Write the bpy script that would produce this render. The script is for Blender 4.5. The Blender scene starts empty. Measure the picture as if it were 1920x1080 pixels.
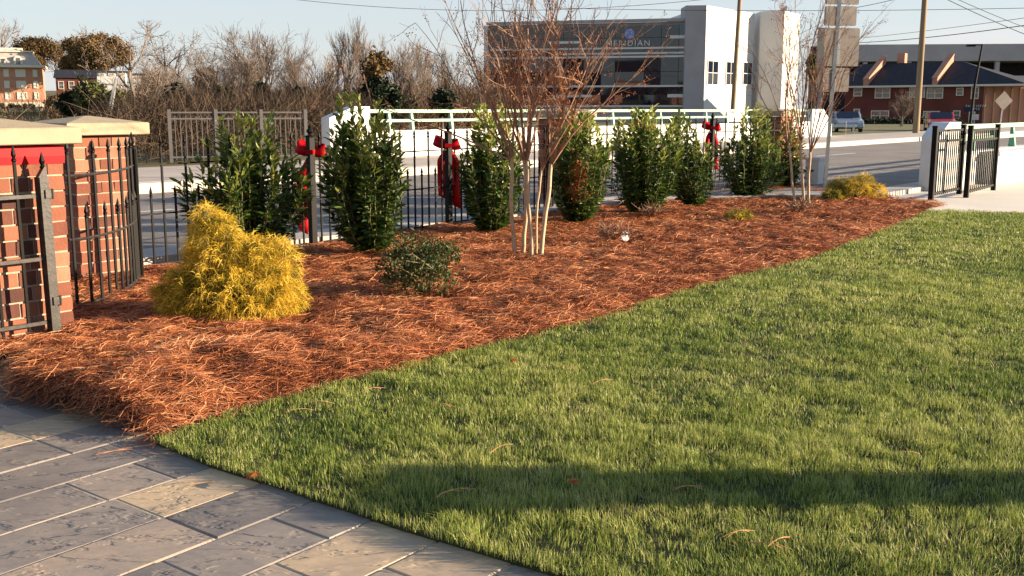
import bpy, math, random
import numpy as np
from mathutils import Vector, Matrix
random.seed(7)
RNG = np.random.default_rng(11)
SC = bpy.context.scene
R = math.radians
# ---------------------------------------------------------------- camera, sky, sun, exposure
EYE, FPX, PITCH = 1.45, 1950.0, R(9.75)
cd = bpy.data.cameras.new('camera'); cam = bpy.data.objects.new('camera', cd); SC.collection.objects.link(cam)
cd.sensor_width = 36.0; cd.lens = 36.0*FPX/1920.0; cd.clip_start = 0.05; cd.clip_end = 6000
cam.location = (0, 0, EYE); cam.rotation_euler = (R(90)-PITCH, 0, 0); SC.camera = cam
SUN_EL, SUN_AZ = 12.5, 90.0          # azimuth clockwise from +Y
w = bpy.data.worlds.new('World'); SC.world = w; w.use_nodes = True
nt = w.node_tree; bg = nt.nodes['Background']
sky = nt.nodes.new('ShaderNodeTexSky'); sky.sky_type = 'NISHITA'; sky.sun_disc = False
sky.sun_elevation = R(SUN_EL); sky.sun_rotation = R(SUN_AZ); sky.air_density = 1.0; sky.dust_density = 0.4; sky.ozone_density = 2.5
tc = nt.nodes.new('ShaderNodeTexCoord'); mp = nt.nodes.new('ShaderNodeMapping'); mp.inputs['Scale'].default_value = (1.2, 1.2, 7.0)
mp.inputs['Location'].default_value = (0.3, 0.1, 0.4)
nz = nt.nodes.new('ShaderNodeTexNoise'); nz.inputs['Scale'].default_value = 2.2; nz.inputs['Detail'].default_value = 7; nz.inputs['Roughness'].default_value = 0.55
cr = nt.nodes.new('ShaderNodeValToRGB'); cr.color_ramp.elements[0].position = 0.54; cr.color_ramp.elements[1].position = 0.78
cr.color_ramp.elements[0].color = (0, 0, 0, 1); cr.color_ramp.elements[1].color = (0.75, 0.75, 0.75, 1)
mx = nt.nodes.new('ShaderNodeMixRGB'); mx.inputs[2].default_value = (4.6, 4.1, 4.2, 1)
nt.links.new(tc.outputs['Generated'], mp.inputs[0]); nt.links.new(mp.outputs[0], nz.inputs['Vector']); nt.links.new(nz.outputs['Fac'], cr.inputs[0])
nt.links.new(cr.outputs[0], mx.inputs[0]); nt.links.new(sky.outputs[0], mx.inputs[1]); nt.links.new(mx.outputs[0], bg.inputs[0])
hz_sky = nt.nodes.new('ShaderNodeMixRGB'); sx = nt.nodes.new('ShaderNodeSeparateXYZ'); nt.links.new(tc.outputs['Generated'], sx.inputs[0]); mr = nt.nodes.new('ShaderNodeMapRange'); mr.inputs['From Min'].default_value = .0; mr.inputs['From Max'].default_value = .45; mr.inputs['To Min'].default_value = .85; mr.inputs['To Max'].default_value = .1; nt.links.new(sx.outputs['Z'], mr.inputs['Value']); nt.links.new(mr.outputs[0], hz_sky.inputs[0]); hz_sky.inputs[2].default_value = (3.25, 3.35, 3.55, 1)
nt.links.new(sky.outputs[0], hz_sky.inputs[1]); nt.links.new(hz_sky.outputs[0], mx.inputs[1])
bg.inputs[1].default_value = 0.075
sl = bpy.data.lights.new('sun', 'SUN'); sl.energy = 5.0; sl.angle = R(0.53); sl.color = (1.0, 0.80, 0.58)
sun = bpy.data.objects.new('sun', sl); SC.collection.objects.link(sun)
SDIR = Vector((math.sin(R(SUN_AZ))*math.cos(R(SUN_EL)), math.cos(R(SUN_AZ))*math.cos(R(SUN_EL)), math.sin(R(SUN_EL))))
sun.rotation_euler = SDIR.to_track_quat('Z', 'Y').to_euler()
SC.view_settings.view_transform = 'Standard'; SC.view_settings.look = 'None'; SC.view_settings.exposure = 1.6; SC.view_settings.gamma = 1.0
SC.view_settings.use_curve_mapping = False
SC.cycles.max_bounces = 6; SC.cycles.transparent_max_bounces = 8; SC.cycles.caustics_reflective = False; SC.cycles.caustics_refractive = False
# ---------------------------------------------------------------- placing helpers
def G(u, v, z=0.0):
    a = PITCH+math.atan((v-540)/FPX); y = (EYE-z)/math.tan(a); d = y*math.cos(PITCH)+(EYE-z)*math.sin(PITCH)
    return ((u-960)/FPX*d, y, z)
def ZZ(v, y): return EYE-y*math.tan(PITCH+math.atan((v-540)/FPX))
def W(u, v, y):
    z = ZZ(v, y); d = y*math.cos(PITCH)+(EYE-z)*math.sin(PITCH); return ((u-960)/FPX*d, y, z)
TH = math.atan2(0.770, 0.638)        # direction of road, fence, pavers
DD = np.array([math.cos(TH), math.sin(TH)]); QQ = np.array([-math.sin(TH), math.cos(TH)])
def SQ(s, q): return (s*DD[0]+q*QQ[0], s*DD[1]+q*QQ[1])
# ---------------------------------------------------------------- mesh helpers
class MB:
    def __init__(s): s.v = []; s.f = {}; s.n = 0; s.t = []
    def add(s, V, F, tint=None):
        V = np.asarray(V, float).reshape(-1, 3); F = np.asarray(F, int)
        s.f.setdefault(F.shape[1], []).append(F+s.n); s.v.append(V); s.n += len(V)
        s.t.append(np.broadcast_to(np.asarray(0.5 if tint is None else tint, float), (len(V),)).copy() if np.ndim(tint) <= 0 else np.asarray(tint, float))
        return s
    def addmore(s, F, base): s.f.setdefault(np.asarray(F).shape[1], []).append(np.asarray(F)+base)
    def box(s, c, d, rz=0, tint=None, rx=0, taper=1.0):
        x, y, z = [k/2 for k in d]
        V = np.array([(a*x*(taper if b > 0 else 1), e*y*(taper if b > 0 else 1), b*z) for b in (-1, 1) for e in (-1, 1) for a in (-1, 1)], float)
        if rx: V = V @ np.array(Matrix.Rotation(rx, 3, 'X')).T
        if rz: V = V @ np.array(Matrix.Rotation(rz, 3, 'Z')).T
        F = [(0, 2, 3, 1), (4, 5, 7, 6), (0, 1, 5, 4), (2, 6, 7, 3), (0, 4, 6, 2), (1, 3, 7, 5)]
        return s.add(V+np.array(c, float), F, tint)
    def prism(s, pts, axis, a, b, tint=None):   # polygon in the two other axes, extruded from a to b along axis
        n = len(pts); V = []
        for t in (a, b):
            for (p, q) in pts:
                V.append({'x': (t, p, q), 'y': (p, t, q), 'z': (p, q, t)}[axis])
        base = s.n
        F = [(i, (i+1) % n, n+(i+1) % n, n+i) for i in range(n)]
        s.add(V, F, tint)
        s.addmore([list(range(n))[::-1]], base); s.addmore([[n+i for i in range(n)]], base)
        return s
    def lathe(s, prof, c=(0, 0, 0), n=8, tint=None, rot=0.0):    # prof: (r, z)
        V = [(r*math.cos(2*math.pi*k/n+rot)+c[0], r*math.sin(2*math.pi*k/n+rot)+c[1], z+c[2]) for r, z in prof for k in range(n)]
        F = [(i*n+k, i*n+(k+1) % n, (i+1)*n+(k+1) % n, (i+1)*n+k) for i in range(len(prof)-1) for k in range(n)]
        base = s.n; s.add(V, F, tint); m = len(prof)-1
        s.addmore([[m*n+k for k in range(n)]], base); s.addmore([[k for k in range(n)][::-1]], base)
        return s
    def tubes(s, P0, P1, R0, R1, n=4, tint=None):
        P0 = np.asarray(P0, float).reshape(-1, 3); P1 = np.asarray(P1, float).reshape(-1, 3); N = len(P0)
        if N == 0: return s
        R0 = np.broadcast_to(R0, (N,)); R1 = np.broadcast_to(R1, (N,))
        d = P1-P0; d /= np.linalg.norm(d, axis=1)[:, None]+1e-9
        a = np.where(np.abs(d[:, 2:3]) > .95, np.array([[1., 0, 0]]), np.array([[0, 0, 1.]]))
        u = np.cross(d, a); u /= np.linalg.norm(u, axis=1)[:, None]; v = np.cross(d, u)
        ang = np.arange(n)*2*math.pi/n
        ring = u[:, None, :]*np.cos(ang)[None, :, None]+v[:, None, :]*np.sin(ang)[None, :, None]
        V = np.concatenate([P0[:, None]+ring*R0[:, None, None], P1[:, None]+ring*R1[:, None, None]], 1).reshape(-1, 3)
        k = np.arange(n); k2 = (k+1) % n
        F = (np.arange(N)[:, None, None]*2*n+np.stack([k, k2, k2+n, k+n], 1)[None]).reshape(-1, 4)
        t = None if tint is None else (np.repeat(np.broadcast_to(tint, (N,)), 2*n))
        return s.add(V, F, t if t is not None else 0.5)
    def path(s, pts, r, n=6, tint=None):
        pts = np.asarray(pts, float); r = np.broadcast_to(r, (len(pts),))
        return s.tubes(pts[:-1], pts[1:], r[:-1], r[1:], n, tint)
    def ribbons(s, P, side, wd, tint):   # P (N,K,3) side (N,3) wd (N,K)
        N, K = P.shape[:2]
        L = P-side[:, None]*wd[..., None]/2; Q = P+side[:, None]*wd[..., None]/2
        V = np.stack([L, Q], 2).reshape(-1, 3)
        k = np.arange(K-1)[:, None]*2+np.array([[0, 1, 3, 2]])
        F = (np.arange(N)[:, None, None]*2*K+k[None]).reshape(-1, 4)
        return s.add(V, F, np.repeat(tint, 2*K))
    def leaves(s, B, d, nrm, ln, wd, tint, fold=0.25, curl=0.15):
        N = len(B); d = d/(np.linalg.norm(d, axis=1)[:, None]+1e-9); nrm = nrm-(nrm*d).sum(1)[:, None]*d
        nrm /= np.linalg.norm(nrm, axis=1)[:, None]+1e-9; sd = np.cross(d, nrm)
        ln = np.broadcast_to(ln, (N,)); wd = np.broadcast_to(wd, (N,))
        loc = [(0, 0, 0), (.35, -.5, fold), (.35, 0, 0), (.35, .5, fold), (.72, -.36, fold*.5), (.72, 0, -curl*.4), (.72, .36, fold*.5), (1, 0, -curl)]
        V = np.stack([B+d*(a*ln)[:, None]+sd*(b*wd)[:, None]+nrm*(c*wd)[:, None]-nrm*(curl*a*a*ln)[:, None] for a, b, c in loc], 1).reshape(-1, 3)
        i = np.arange(N)[:, None]*8
        t = np.repeat(np.broadcast_to(tint, (N,)), 8)
        base = s.n
        s.add(V, (i[:, None]+np.array([[1, 4, 5, 2], [2, 5, 6, 3]])[None]).reshape(-1, 4), t)
        s.addmore((i[:, None]+np.array([[0, 1, 2], [0, 2, 3], [4, 7, 5], [5, 7, 6]])[None]).reshape(-1, 3), base)
        return s
    def mesh(s, name, smooth=False):
        m = bpy.data.meshes.new(name)
        V = np.concatenate(s.v); m.vertices.add(len(V)); m.vertices.foreach_set('co', V.ravel())
        tot = sum(F.size for L in s.f.values() for F in L); m.loops.add(tot)
        vi = []; ls = []; o = 0
        for k, L in s.f.items():
            for F in L:
                vi.append(F.ravel()); ls.append(o+np.arange(len(F))*k); o += F.size
        ls = np.concatenate(ls); m.polygons.add(len(ls)); m.loops.foreach_set('vertex_index', np.concatenate(vi).astype(np.int32))
        m.polygons.foreach_set('loop_start', ls.astype(np.int32))
        m.polygons.foreach_set('use_smooth', np.full(len(ls), bool(smooth)))
        at = m.attributes.new('tint', 'FLOAT', 'POINT'); at.data.foreach_set('value', np.concatenate(s.t))
        m.update(calc_edges=True)
        return m
    def obj(s, name, mat, parent=None, smooth=False):
        o = bpy.data.objects.new(name, s.mesh(name, smooth)); SC.collection.objects.link(o)
        if mat is not None: o.data.materials.append(mat)
        if parent is not None: o.parent = parent
        return o
def tag(o, label=None, cat=None, group=None, kind=None):
    if label: o['label'] = label
    if cat: o['category'] = cat
    if group: o['group'] = group
    if kind: o['kind'] = kind
    return o
def empty(name, loc=(0, 0, 0), rz=0.0, label=None, cat=None, group=None):
    o = bpy.data.objects.new(name, None); SC.collection.objects.link(o); o.location = loc; o.rotation_euler = (0, 0, rz); o.empty_display_size = .2
    return tag(o, label, cat, group)
def inst(name, mesh, parent, loc=(0, 0, 0), rz=0.0, sc=None):
    o = bpy.data.objects.new(name, mesh); SC.collection.objects.link(o); o.parent = parent; o.location = loc; o.rotation_euler = (0, 0, rz)
    if sc is not None: o.scale = sc
    return o
def copy_tree(o, loc, rz=None, sc=None, label=None, group=None):
    c = o.copy(); SC.collection.objects.link(c); c.location = loc
    if rz is not None: c.rotation_euler = (0, 0, rz)
    if sc is not None: c.scale = sc
    if label: c['label'] = label
    if group: c['group'] = group
    for ch in list(o.children):
        k = ch.copy(); SC.collection.objects.link(k); k.parent = c
        for g in ch.children:
            h = g.copy(); SC.collection.objects.link(h); h.parent = k
    return c
# ---------------------------------------------------------------- materials
def mat(name, cols, rough=0.7, scale=None, bump=0.0, bscale=None, tint=False, trans=0.0, metal=0.0, spec=0.3, detail=5, stretch=None, namt=1.0, coat=0.0):
    """cols: list of colours (ramp); driven by noise (object coordinates) or by the per-leaf 'tint' attribute, plus noise."""
    m = bpy.data.materials.new(name); m.use_nodes = True; t = m.node_tree; N = t.nodes; L = t.links; b = N['Principled BSDF']
    b.inputs['Roughness'].default_value = rough; b.inputs['Metallic'].default_value = metal; b.inputs['Specular IOR Level'].default_value = spec
    b.inputs['Coat Weight'].default_value = coat
    if len(cols) == 1 and not tint: b.inputs['Base Color'].default_value = (*cols[0], 1)
    co = N.new('ShaderNodeTexCoord').outputs['Object']
    if stretch:
        q = N.new('ShaderNodeMapping'); q.inputs['Scale'].default_value = stretch; L.new(co, q.inputs[0]); co = q.outputs[0]
    if scale or bump:
        n = N.new('ShaderNodeTexNoise'); n.inputs['Scale'].default_value = scale or bscale; n.inputs['Detail'].default_value = detail; L.new(co, n.inputs['Vector'])
    col = None
    if len(cols) > 1 or tint:
        rp = N.new('ShaderNodeValToRGB'); e = rp.color_ramp.elements
        while len(e) < len(cols): e.new(0.5)
        for i, c in enumerate(cols):
            e[i].position = (i/(len(cols)-1) if tint else .28+.44*i/(len(cols)-1)) if len(cols) > 1 else .5; e[i].color = (*c, 1)
        if tint:
            a = N.new('ShaderNodeAttribute'); a.attribute_name = 'tint'; src = a.outputs['Fac']
            if scale:
                ad = N.new('ShaderNodeMath'); ad.operation = 'MULTIPLY_ADD'; L.new(n.outputs['Fac'], ad.inputs[0]); ad.inputs[1].default_value = namt
                sb = N.new('ShaderNodeMath'); sb.operation = 'SUBTRACT'; L.new(src, sb.inputs[0]); sb.inputs[1].default_value = namt*.5; L.new(sb.outputs[0], ad.inputs[2]); src = ad.outputs[0]
            L.new(src, rp.inputs[0])
        else: L.new(n.outputs['Fac'], rp.inputs[0])
        L.new(rp.outputs[0], b.inputs['Base Color']); col = rp.outputs[0]
    if bump:
        nb = N.new('ShaderNodeTexNoise'); nb.inputs['Scale'].default_value = bscale or scale*3; nb.inputs['Detail'].default_value = 6; L.new(co, nb.inputs['Vector'])
        bp = N.new('ShaderNodeBump'); bp.inputs['Distance'].default_value = bump; L.new(nb.outputs['Fac'], bp.inputs['Height']); L.new(bp.outputs[0], b.inputs['Normal'])
    if trans:
        tr = N.new('ShaderNodeBsdfTranslucent'); ms = N.new('ShaderNodeMixShader'); ms.inputs[0].default_value = trans
        if col: L.new(col, tr.inputs[0])
        else: tr.inputs[0].default_value = (*cols[0], 1)
        L.new(b.outputs[0], ms.inputs[1]); L.new(tr.outputs[0], ms.inputs[2]); L.new(ms.outputs[0], N['Material Output'].inputs[0])
    return m
M = {}
M['soil'] = mat('soil', [(.035, .026, .016), (.07, .06, .03)], .95, 6, .01, 40)
M['thatch'] = mat('lawn_thatch', [(.022, .03, .008), (.06, .06, .022)], .95, 25, .01, 90)
M['farground'] = mat('far_ground', [(.10, .085, .045), (.13, .13, .05), (.09, .07, .05)], .95, .15, .02, 2)
M['grass'] = mat('grass_blade', [(.022, .055, .010), (.085, .150, .022), (.225, .285, .048), (.47, .49, .14), (.64, .54, .30)], .5, 1.6, tint=True, trans=.3, namt=.55, spec=.3)
M['straw'] = mat('pine_straw', [(.06, .017, .008), (.23, .066, .024), (.50, .165, .058), (.72, .30, .12), (.86, .52, .27)], .62, 2.0, tint=True, trans=.1, namt=.25)
M['strawbed'] = mat('straw_bed', [(.03, .010, .006), (.10, .030, .014), (.22, .07, .032)], .95, 22, .03, 60, detail=8)
M['iron'] = mat('black_iron', [(.002, .0018, .0016), (.006, .005, .004)], .55, 14, .0006, 90, spec=.15)
M['irongrey'] = mat('weathered_iron', [(.015, .013, .011), (.06, .05, .04)], .45, 18, .001, 60, spec=.5)
M['galv'] = mat('grey_fence_paint', [(.12, .115, .11), (.16, .15, .14)], .5, 6)
M['cap'] = mat('cast_stone_cap', [(.28, .22, .14), (.38, .31, .21), (.33, .265, .175)], .85, 5, .002, 120)
M['mortar'] = mat('mortar', [(.33, .26, .19), (.46, .37, .28)], .95, 30, .003, 150)
M['brick'] = mat('brick_faces', [(.075, .032, .024), (.17, .06, .037), (.27, .10, .055), (.33, .18, .11)], .88, 9, .004, 70, tint=True, namt=.5)
M['ribbon'] = mat('red_ribbon', [(.50, .004, .008)], .5, trans=.2, spec=.2)
M['concrete'] = mat('pale_concrete', [(.42, .39, .34), (.56, .52, .46)], .9, 1.3, .003, 60, detail=8)
M['walk'] = mat('sidewalk_concrete', [(.36, .31, .27), (.48, .42, .36)], .9, .8, .002, 60, detail=8)
M['asphalt'] = mat('asphalt', [(.16, .14, .125), (.25, .22, .195), (.20, .175, .155), (.27, .24, .21)], .9, .35, .004, 180, detail=12)
M['whitepaint'] = mat('white_paint', [(.50, .49, .46), (.68, .67, .64), (.74, .73, .70)], .75, .9, .001, 40, detail=10)
M['mint'] = mat('mint_green_rail', [(.12, .30, .20), (.17, .36, .25)], .5, 3)
M['mintbright'] = mat('pale_mint_rail', [(.24, .39, .27), (.29, .44, .32)], .5, 3)
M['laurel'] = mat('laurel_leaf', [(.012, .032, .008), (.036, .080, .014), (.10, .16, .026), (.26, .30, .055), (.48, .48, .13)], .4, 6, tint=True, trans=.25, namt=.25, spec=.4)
M['laurelstem'] = mat('laurel_stem', [(.13, .10, .05), (.22, .18, .09)], .8, 30)
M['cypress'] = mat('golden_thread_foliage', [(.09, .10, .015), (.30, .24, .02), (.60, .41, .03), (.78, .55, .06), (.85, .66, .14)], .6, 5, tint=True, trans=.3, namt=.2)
M['azalea'] = mat('small_evergreen_leaf', [(.018, .035, .010), (.045, .075, .018), (.10, .13, .035), (.20, .09, .04)], .5, 5, tint=True, trans=.2, namt=.2)
M['twig'] = mat('myrtle_bark', [(.34, .24, .14), (.50, .38, .24), (.42, .30, .19)], .75, 14, .001, 60)
M['twigs'] = mat('myrtle_twig', [(.22, .115, .07), (.33, .195, .12)], .8, 10)
M['seed'] = mat('seed_capsule', [(.10, .05, .03), (.16, .08, .05)], .8, 30)
M['dryleaf'] = mat('dry_orange_leaf', [(.30, .08, .03), (.50, .18, .06), (.62, .30, .12)], .7, 5, tint=True, trans=.3)
M['bark'] = mat('grey_bark', [(.13, .10, .075), (.26, .20, .15)], .9, 3)
M['barktwig'] = mat('winter_twigs', [(.15, .115, .09), (.25, .195, .155)], .9, 1)
M['thicket'] = mat('thicket_twigs', [(.07, .048, .032), (.16, .105, .065), (.29, .185, .11)], .9, 1.5, tint=True, namt=.3)
M['oakleaf'] = mat('brown_oak_leaves', [(.07, .045, .018), (.15, .095, .035), (.24, .15, .06)], .8, .4, tint=True, trans=.2, namt=.3)
M['darkleaf'] = mat('dark_evergreen', [(.006, .012, .006), (.018, .032, .012), (.045, .06, .018)], .6, .8, tint=True, trans=.1, namt=.3)
M['olive'] = mat('olive_evergreen', [(.035, .045, .012), (.07, .08, .02), (.13, .13, .035)], .6, .8, tint=True, trans=.15, namt=.3)
M['glass'] = mat('dark_reflective_glass', [(.004, .008, .018)], .03, spec=.8)
M['glassblue'] = mat('blue_reflective_glass', [(.008, .045, .085)], .05, spec=.8)
M['window'] = mat('window_pane', [(.10, .10, .10)], .15, spec=.7)
M['panel'] = mat('white_wall_panel', [(.62, .59, .54), (.72, .69, .64)], .8, .3)
M['greypanel'] = mat('grey_wall_panel', [(.36, .33, .33), (.42, .39, .38)], .8, .4)
M['farbrick'] = mat('far_brick_wall', [(.42, .20, .125), (.52, .26, .17)], .9, .6)
M['redbrick'] = mat('dark_red_brick', [(.12, .034, .024), (.17, .05, .034)], .9, .5, .01, 6)
M['slate'] = mat('dark_shingle_roof', [(.012, .014, .02), (.03, .032, .042)], .8, 2)
M['mansard'] = mat('grey_mansard', [(.38, .34, .30), (.46, .42, .37)], .85, 1)
M['cream'] = mat('cream_trim', [(.68, .62, .50)], .8)
M['wood'] = mat('utility_pole_wood', [(.20, .14, .08), (.34, .25, .15)], .9, 2, stretch=(6, 6, .4))
M['signback'] = mat('bare_sign_metal', [(.34, .28, .23), (.44, .37, .30)], .45, 4, metal=.5)
M['steel'] = mat('galvanised_steel', [(.42, .40, .37), (.56, .53, .49)], .4, 8, metal=.6)
M['wire'] = mat('black_wire', [(.03, .03, .03)], .6)
M['rubber'] = mat('tyre_rubber', [(.02, .02, .02)], .8)
M['carblue'] = mat('blue_grey_car_paint', [(.22, .27, .36)], .25, coat=1, spec=.5)
M['carred'] = mat('red_car_paint', [(.45, .012, .015)], .25, coat=1, spec=.5)
M['plaza'] = mat('bright_concrete', [(.62, .56, .47), (.74, .68, .58)], .9, .8, .002, 60)
M['plastic'] = mat('grey_plant_tag', [(.55, .55, .56)], .4)
def paver_mat():
    m = bpy.data.materials.new('flagstone'); m.use_nodes = True; t = m.node_tree; N = t.nodes; L = t.links; b = N['Principled BSDF']
    b.inputs['Roughness'].default_value = .5; b.inputs['Specular IOR Level'].default_value = .35
    a = N.new('ShaderNodeAttribute'); a.attribute_name = 'tint'
    rp = N.new('ShaderNodeValToRGB'); rp.color_ramp.interpolation = 'LINEAR'; e = rp.color_ramp.elements
    cs = [(0, (.17, .15, .135)), (.3, (.25, .215, .183)), (.55, (.32, .26, .207)), (.75, (.38, .295, .212)), (1, (.52, .39, .24))]
    while len(e) < 5: e.new(.5)
    for i, (p, c) in enumerate(cs): e[i].position = p; e[i].color = (*c, 1)
    co = N.new('ShaderNodeTexCoord'); n1 = N.new('ShaderNodeTexNoise'); n1.inputs['Scale'].default_value = 3.5; n1.inputs['Detail'].default_value = 8; n1.inputs['Distortion'].default_value = .6
    L.new(co.outputs['Object'], n1.inputs['Vector'])
    ma = N.new('ShaderNodeMath'); ma.operation = 'MULTIPLY_ADD'; ma.inputs[1].default_value = .8; L.new(n1.outputs['Fac'], ma.inputs[0])
    sb = N.new('ShaderNodeMath'); sb.operation = 'SUBTRACT'; sb.inputs[1].default_value = .38; L.new(a.outputs['Fac'], sb.inputs[0]); L.new(sb.outputs[0], ma.inputs[2])
    L.new(ma.outputs[0], rp.inputs[0]); L.new(rp.outputs[0], b.inputs['Base Color'])
    # cleft: offset each slab's texture with its tint, layered ledges from a stepped noise
    ad = N.new('ShaderNodeVectorMath'); ad.operation = 'ADD'; L.new(co.outputs['Object'], ad.inputs[0])
    sc = N.new('ShaderNodeVectorMath'); sc.operation = 'SCALE'; sc.inputs['Scale'].default_value = 37.0
    cb = N.new('ShaderNodeCombineXYZ'); L.new(a.outputs['Fac'], cb.inputs[0]); L.new(a.outputs['Fac'], cb.inputs[1]); L.new(cb.outputs[0], sc.inputs[0]); L.new(sc.outputs[0], ad.inputs[1])
    mp = N.new('ShaderNodeMapping'); mp.inputs['Rotation'].default_value = (0, 0, R(-52)); mp.inputs['Scale'].default_value = (1.0, 3.2, 1); L.new(ad.outputs[0], mp.inputs[0])
    n2 = N.new('ShaderNodeTexNoise'); n2.inputs['Scale'].default_value = 1.9; n2.inputs['Detail'].default_value = 5; n2.inputs['Roughness'].default_value = .6; n2.inputs['Distortion'].default_value = .35; L.new(mp.outputs[0], n2.inputs['Vector'])
    mu = N.new('ShaderNodeMath'); mu.operation = 'MULTIPLY'; mu.inputs[1].default_value = 5.5; L.new(n2.outputs['Fac'], mu.inputs[0])
    fl = N.new('ShaderNodeMath'); fl.operation = 'FLOOR'; L.new(mu.outputs[0], fl.inputs[0])
    fr = N.new('ShaderNodeMath'); fr.operation = 'FRACT'; L.new(mu.outputs[0], fr.inputs[0])
    ss = N.new('ShaderNodeMapRange'); ss.interpolation_type = 'SMOOTHSTEP'; ss.inputs['From Min'].default_value = .62; ss.inputs['From Max'].default_value = 1.0; L.new(fr.outputs[0], ss.inputs['Value'])
    st = N.new('ShaderNodeMath'); st.operation = 'ADD'; L.new(fl.outputs[0], st.inputs[0]); L.new(ss.outputs[0], st.inputs[1])
    n3 = N.new('ShaderNodeTexNoise'); n3.inputs['Scale'].default_value = 7; n3.inputs['Detail'].default_value = 8; L.new(mp.outputs[0], n3.inputs['Vector'])
    m3 = N.new('ShaderNodeMath'); m3.operation = 'MULTIPLY_ADD'; m3.inputs[1].default_value = 1.5; L.new(n3.outputs['Fac'], m3.inputs[0]); L.new(st.outputs[0], m3.inputs[2])
    bp = N.new('ShaderNodeBump'); bp.inputs['Distance'].default_value = .0045; L.new(m3.outputs[0], bp.inputs['Height']); L.new(bp.outputs[0], b.inputs['Normal'])
    return m
M['paver'] = paver_mat()
M['sand'] = mat('joint_sand', [(.38, .31, .23), (.50, .42, .31)], .95, 20, .002, 200)
# ---------------------------------------------------------------- smooth value noise on the plane
_T = RNG.random((256, 256))
def vnoise(x, y, sc):
    x = np.asarray(x, float)*sc+1000; y = np.asarray(y, float)*sc+1000; i = np.floor(x).astype(int); j = np.floor(y).astype(int); fx = x-i; fy = y-j
    fx = fx*fx*(3-2*fx); fy = fy*fy*(3-2*fy); i %= 256; j %= 256; i1 = (i+1) % 256; j1 = (j+1) % 256
    return (_T[i, j]*(1-fx)+_T[i1, j]*fx)*(1-fy)+(_T[i, j1]*(1-fx)+_T[i1, j1]*fx)*fy
def inpoly(x, y, poly):
    r = np.zeros(x.shape, bool); n = len(poly)
    for a in range(n):
        x0, y0 = poly[a]; x1, y1 = poly[(a+1) % n]
        c = ((y0 > y) != (y1 > y)) & (x < (x1-x0)*(y-y0)/((y1-y0) or 1e-12)+x0); r ^= c
    return r
def pdist(x, y, pts, closed=False):
    d = np.full(x.shape, 1e9); n = len(pts)
    for a in range(n if closed else n-1):
        x0, y0 = pts[a]; x1, y1 = pts[(a+1) % n]; L2 = (x1-x0)**2+(y1-y0)**2
        t = np.clip(((x-x0)*(x1-x0)+(y-y0)*(y1-y0))/L2, 0, 1); d = np.minimum(d, np.hypot(x-x0-t*(x1-x0), y-y0-t*(y1-y0)))
    return d
# ================================================================ THE SETTING
def sheet(name, pts, z, mat_, thick=0.0, kind='structure', label=None):
    m = MB()
    if thick: m.prism(pts, 'z', z-thick, z)
    else: m.add([(x, y, z) for x, y in pts], [list(range(len(pts)))])
    return tag(m.obj(name, mat_), kind=kind, label=label)
g = MB(); n_ = 60; xs = np.sign(np.linspace(-1, 1, n_))*np.abs(np.linspace(-1, 1, n_))**3*3000; X, Y = np.meshgrid(xs, xs)
Zh = -.1+np.where(Y > 320, (Y-320)*.02, 0)*np.clip(-X/200, 0, 1)
I = np.arange(n_*n_).reshape(n_, n_)
g.add(np.stack([X, Y, Zh], -1).reshape(-1, 3), np.stack([I[:-1, :-1], I[:-1, 1:], I[1:, 1:], I[1:, :-1]], -1).reshape(-1, 4)); tag(g.obj('ground', M['farground'], smooth=True), kind='structure')
EDGE = [G(u, v)[:2] for u, v in [(0, 745), (110, 770), (180, 795), (290, 825), (400, 870), (480, 895), (600, 935), (750, 985), (900, 1030), (1070, 1080)]]
EDGE = EDGE[3:]+[(.62, 2.78), (1.4, 2.35), (2.6, 1.9), (4.2, 1.5), (9, .9)]
LINE = [(-1.59, 4.445), (-1.368, 4.857), (-.90, 5.45), (-.368, 6.078), (.641, 7.214), (1.493, 8.439), (2.787, 9.962), (4.3, 12.25), (6.038, 15.066)]
LAWN = EDGE+[(14, 2), (14, 12.2), (9.2, 14.35), (7.24, 14.674), (6.35, 15.1)]+LINE[::-1][:-1]
BED = LINE+[(6.5, 15.6), (6.3, 16.6), (5.0, 19.9), (1.1, 15.75), (-3.25, 9.1), (-3.95, 8.9), (-4.6, 7.8), (-3.9, 6.6), (-3.25, 6.0), (-2.75, 5.45), (-2.55, 5.09), (-2.213, 4.902), (-1.945, 4.684)]
PATHSIDE = [(-2.75, 5.45), (-2.55, 5.09), (-2.213, 4.902), (-1.945, 4.684), (-1.59, 4.445)]
sheet('lawn', LAWN, 0.0, M['thatch'], .04)
def hm(x, y, fine=True):
    x = np.asarray(x, float); y = np.asarray(y, float)
    a = np.interp(y, [4.4, 5.3, 6.6, 9], [.165, .15, .07, .045])
    dl = pdist(x, y, LINE); dp = pdist(x, y, PATHSIDE); h = a*(1-np.exp(-dl/.16))*(1-np.exp(-dp/.055))
    ins = inpoly(x, y, BED)
    h = h+(np.minimum(dl, dp) > .03)*np.clip(np.minimum(dl, dp)/.25, 0, 1)*((vnoise(x, y, 1.3)-.5)*.045+(vnoise(x, y, 4.1)-.5)*.05+(vnoise(x, y, 11)-.5)*.045)
    return np.where(ins, h, -.02)
def hz(x, y): return float(hm(np.array([x]), np.array([y]))[0])
gx = np.arange(-4.8, 6.8, .06); gy = np.arange(4.2, 20.2, .06); X, Y = np.meshgrid(gx, gy); Z = hm(X, Y)-.012; I = np.arange(X.size).reshape(X.shape)
F = np.stack([I[:-1, :-1], I[:-1, 1:], I[1:, 1:], I[1:, :-1]], -1).reshape(-1, 4); ok = inpoly(X, Y, BED).ravel(); F = F[ok[F].all(1)]
tag(MB().add(np.stack([X, Y, Z], -1).reshape(-1, 3), F).obj('planting_bed', M['strawbed'], smooth=True), kind='structure')
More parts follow.
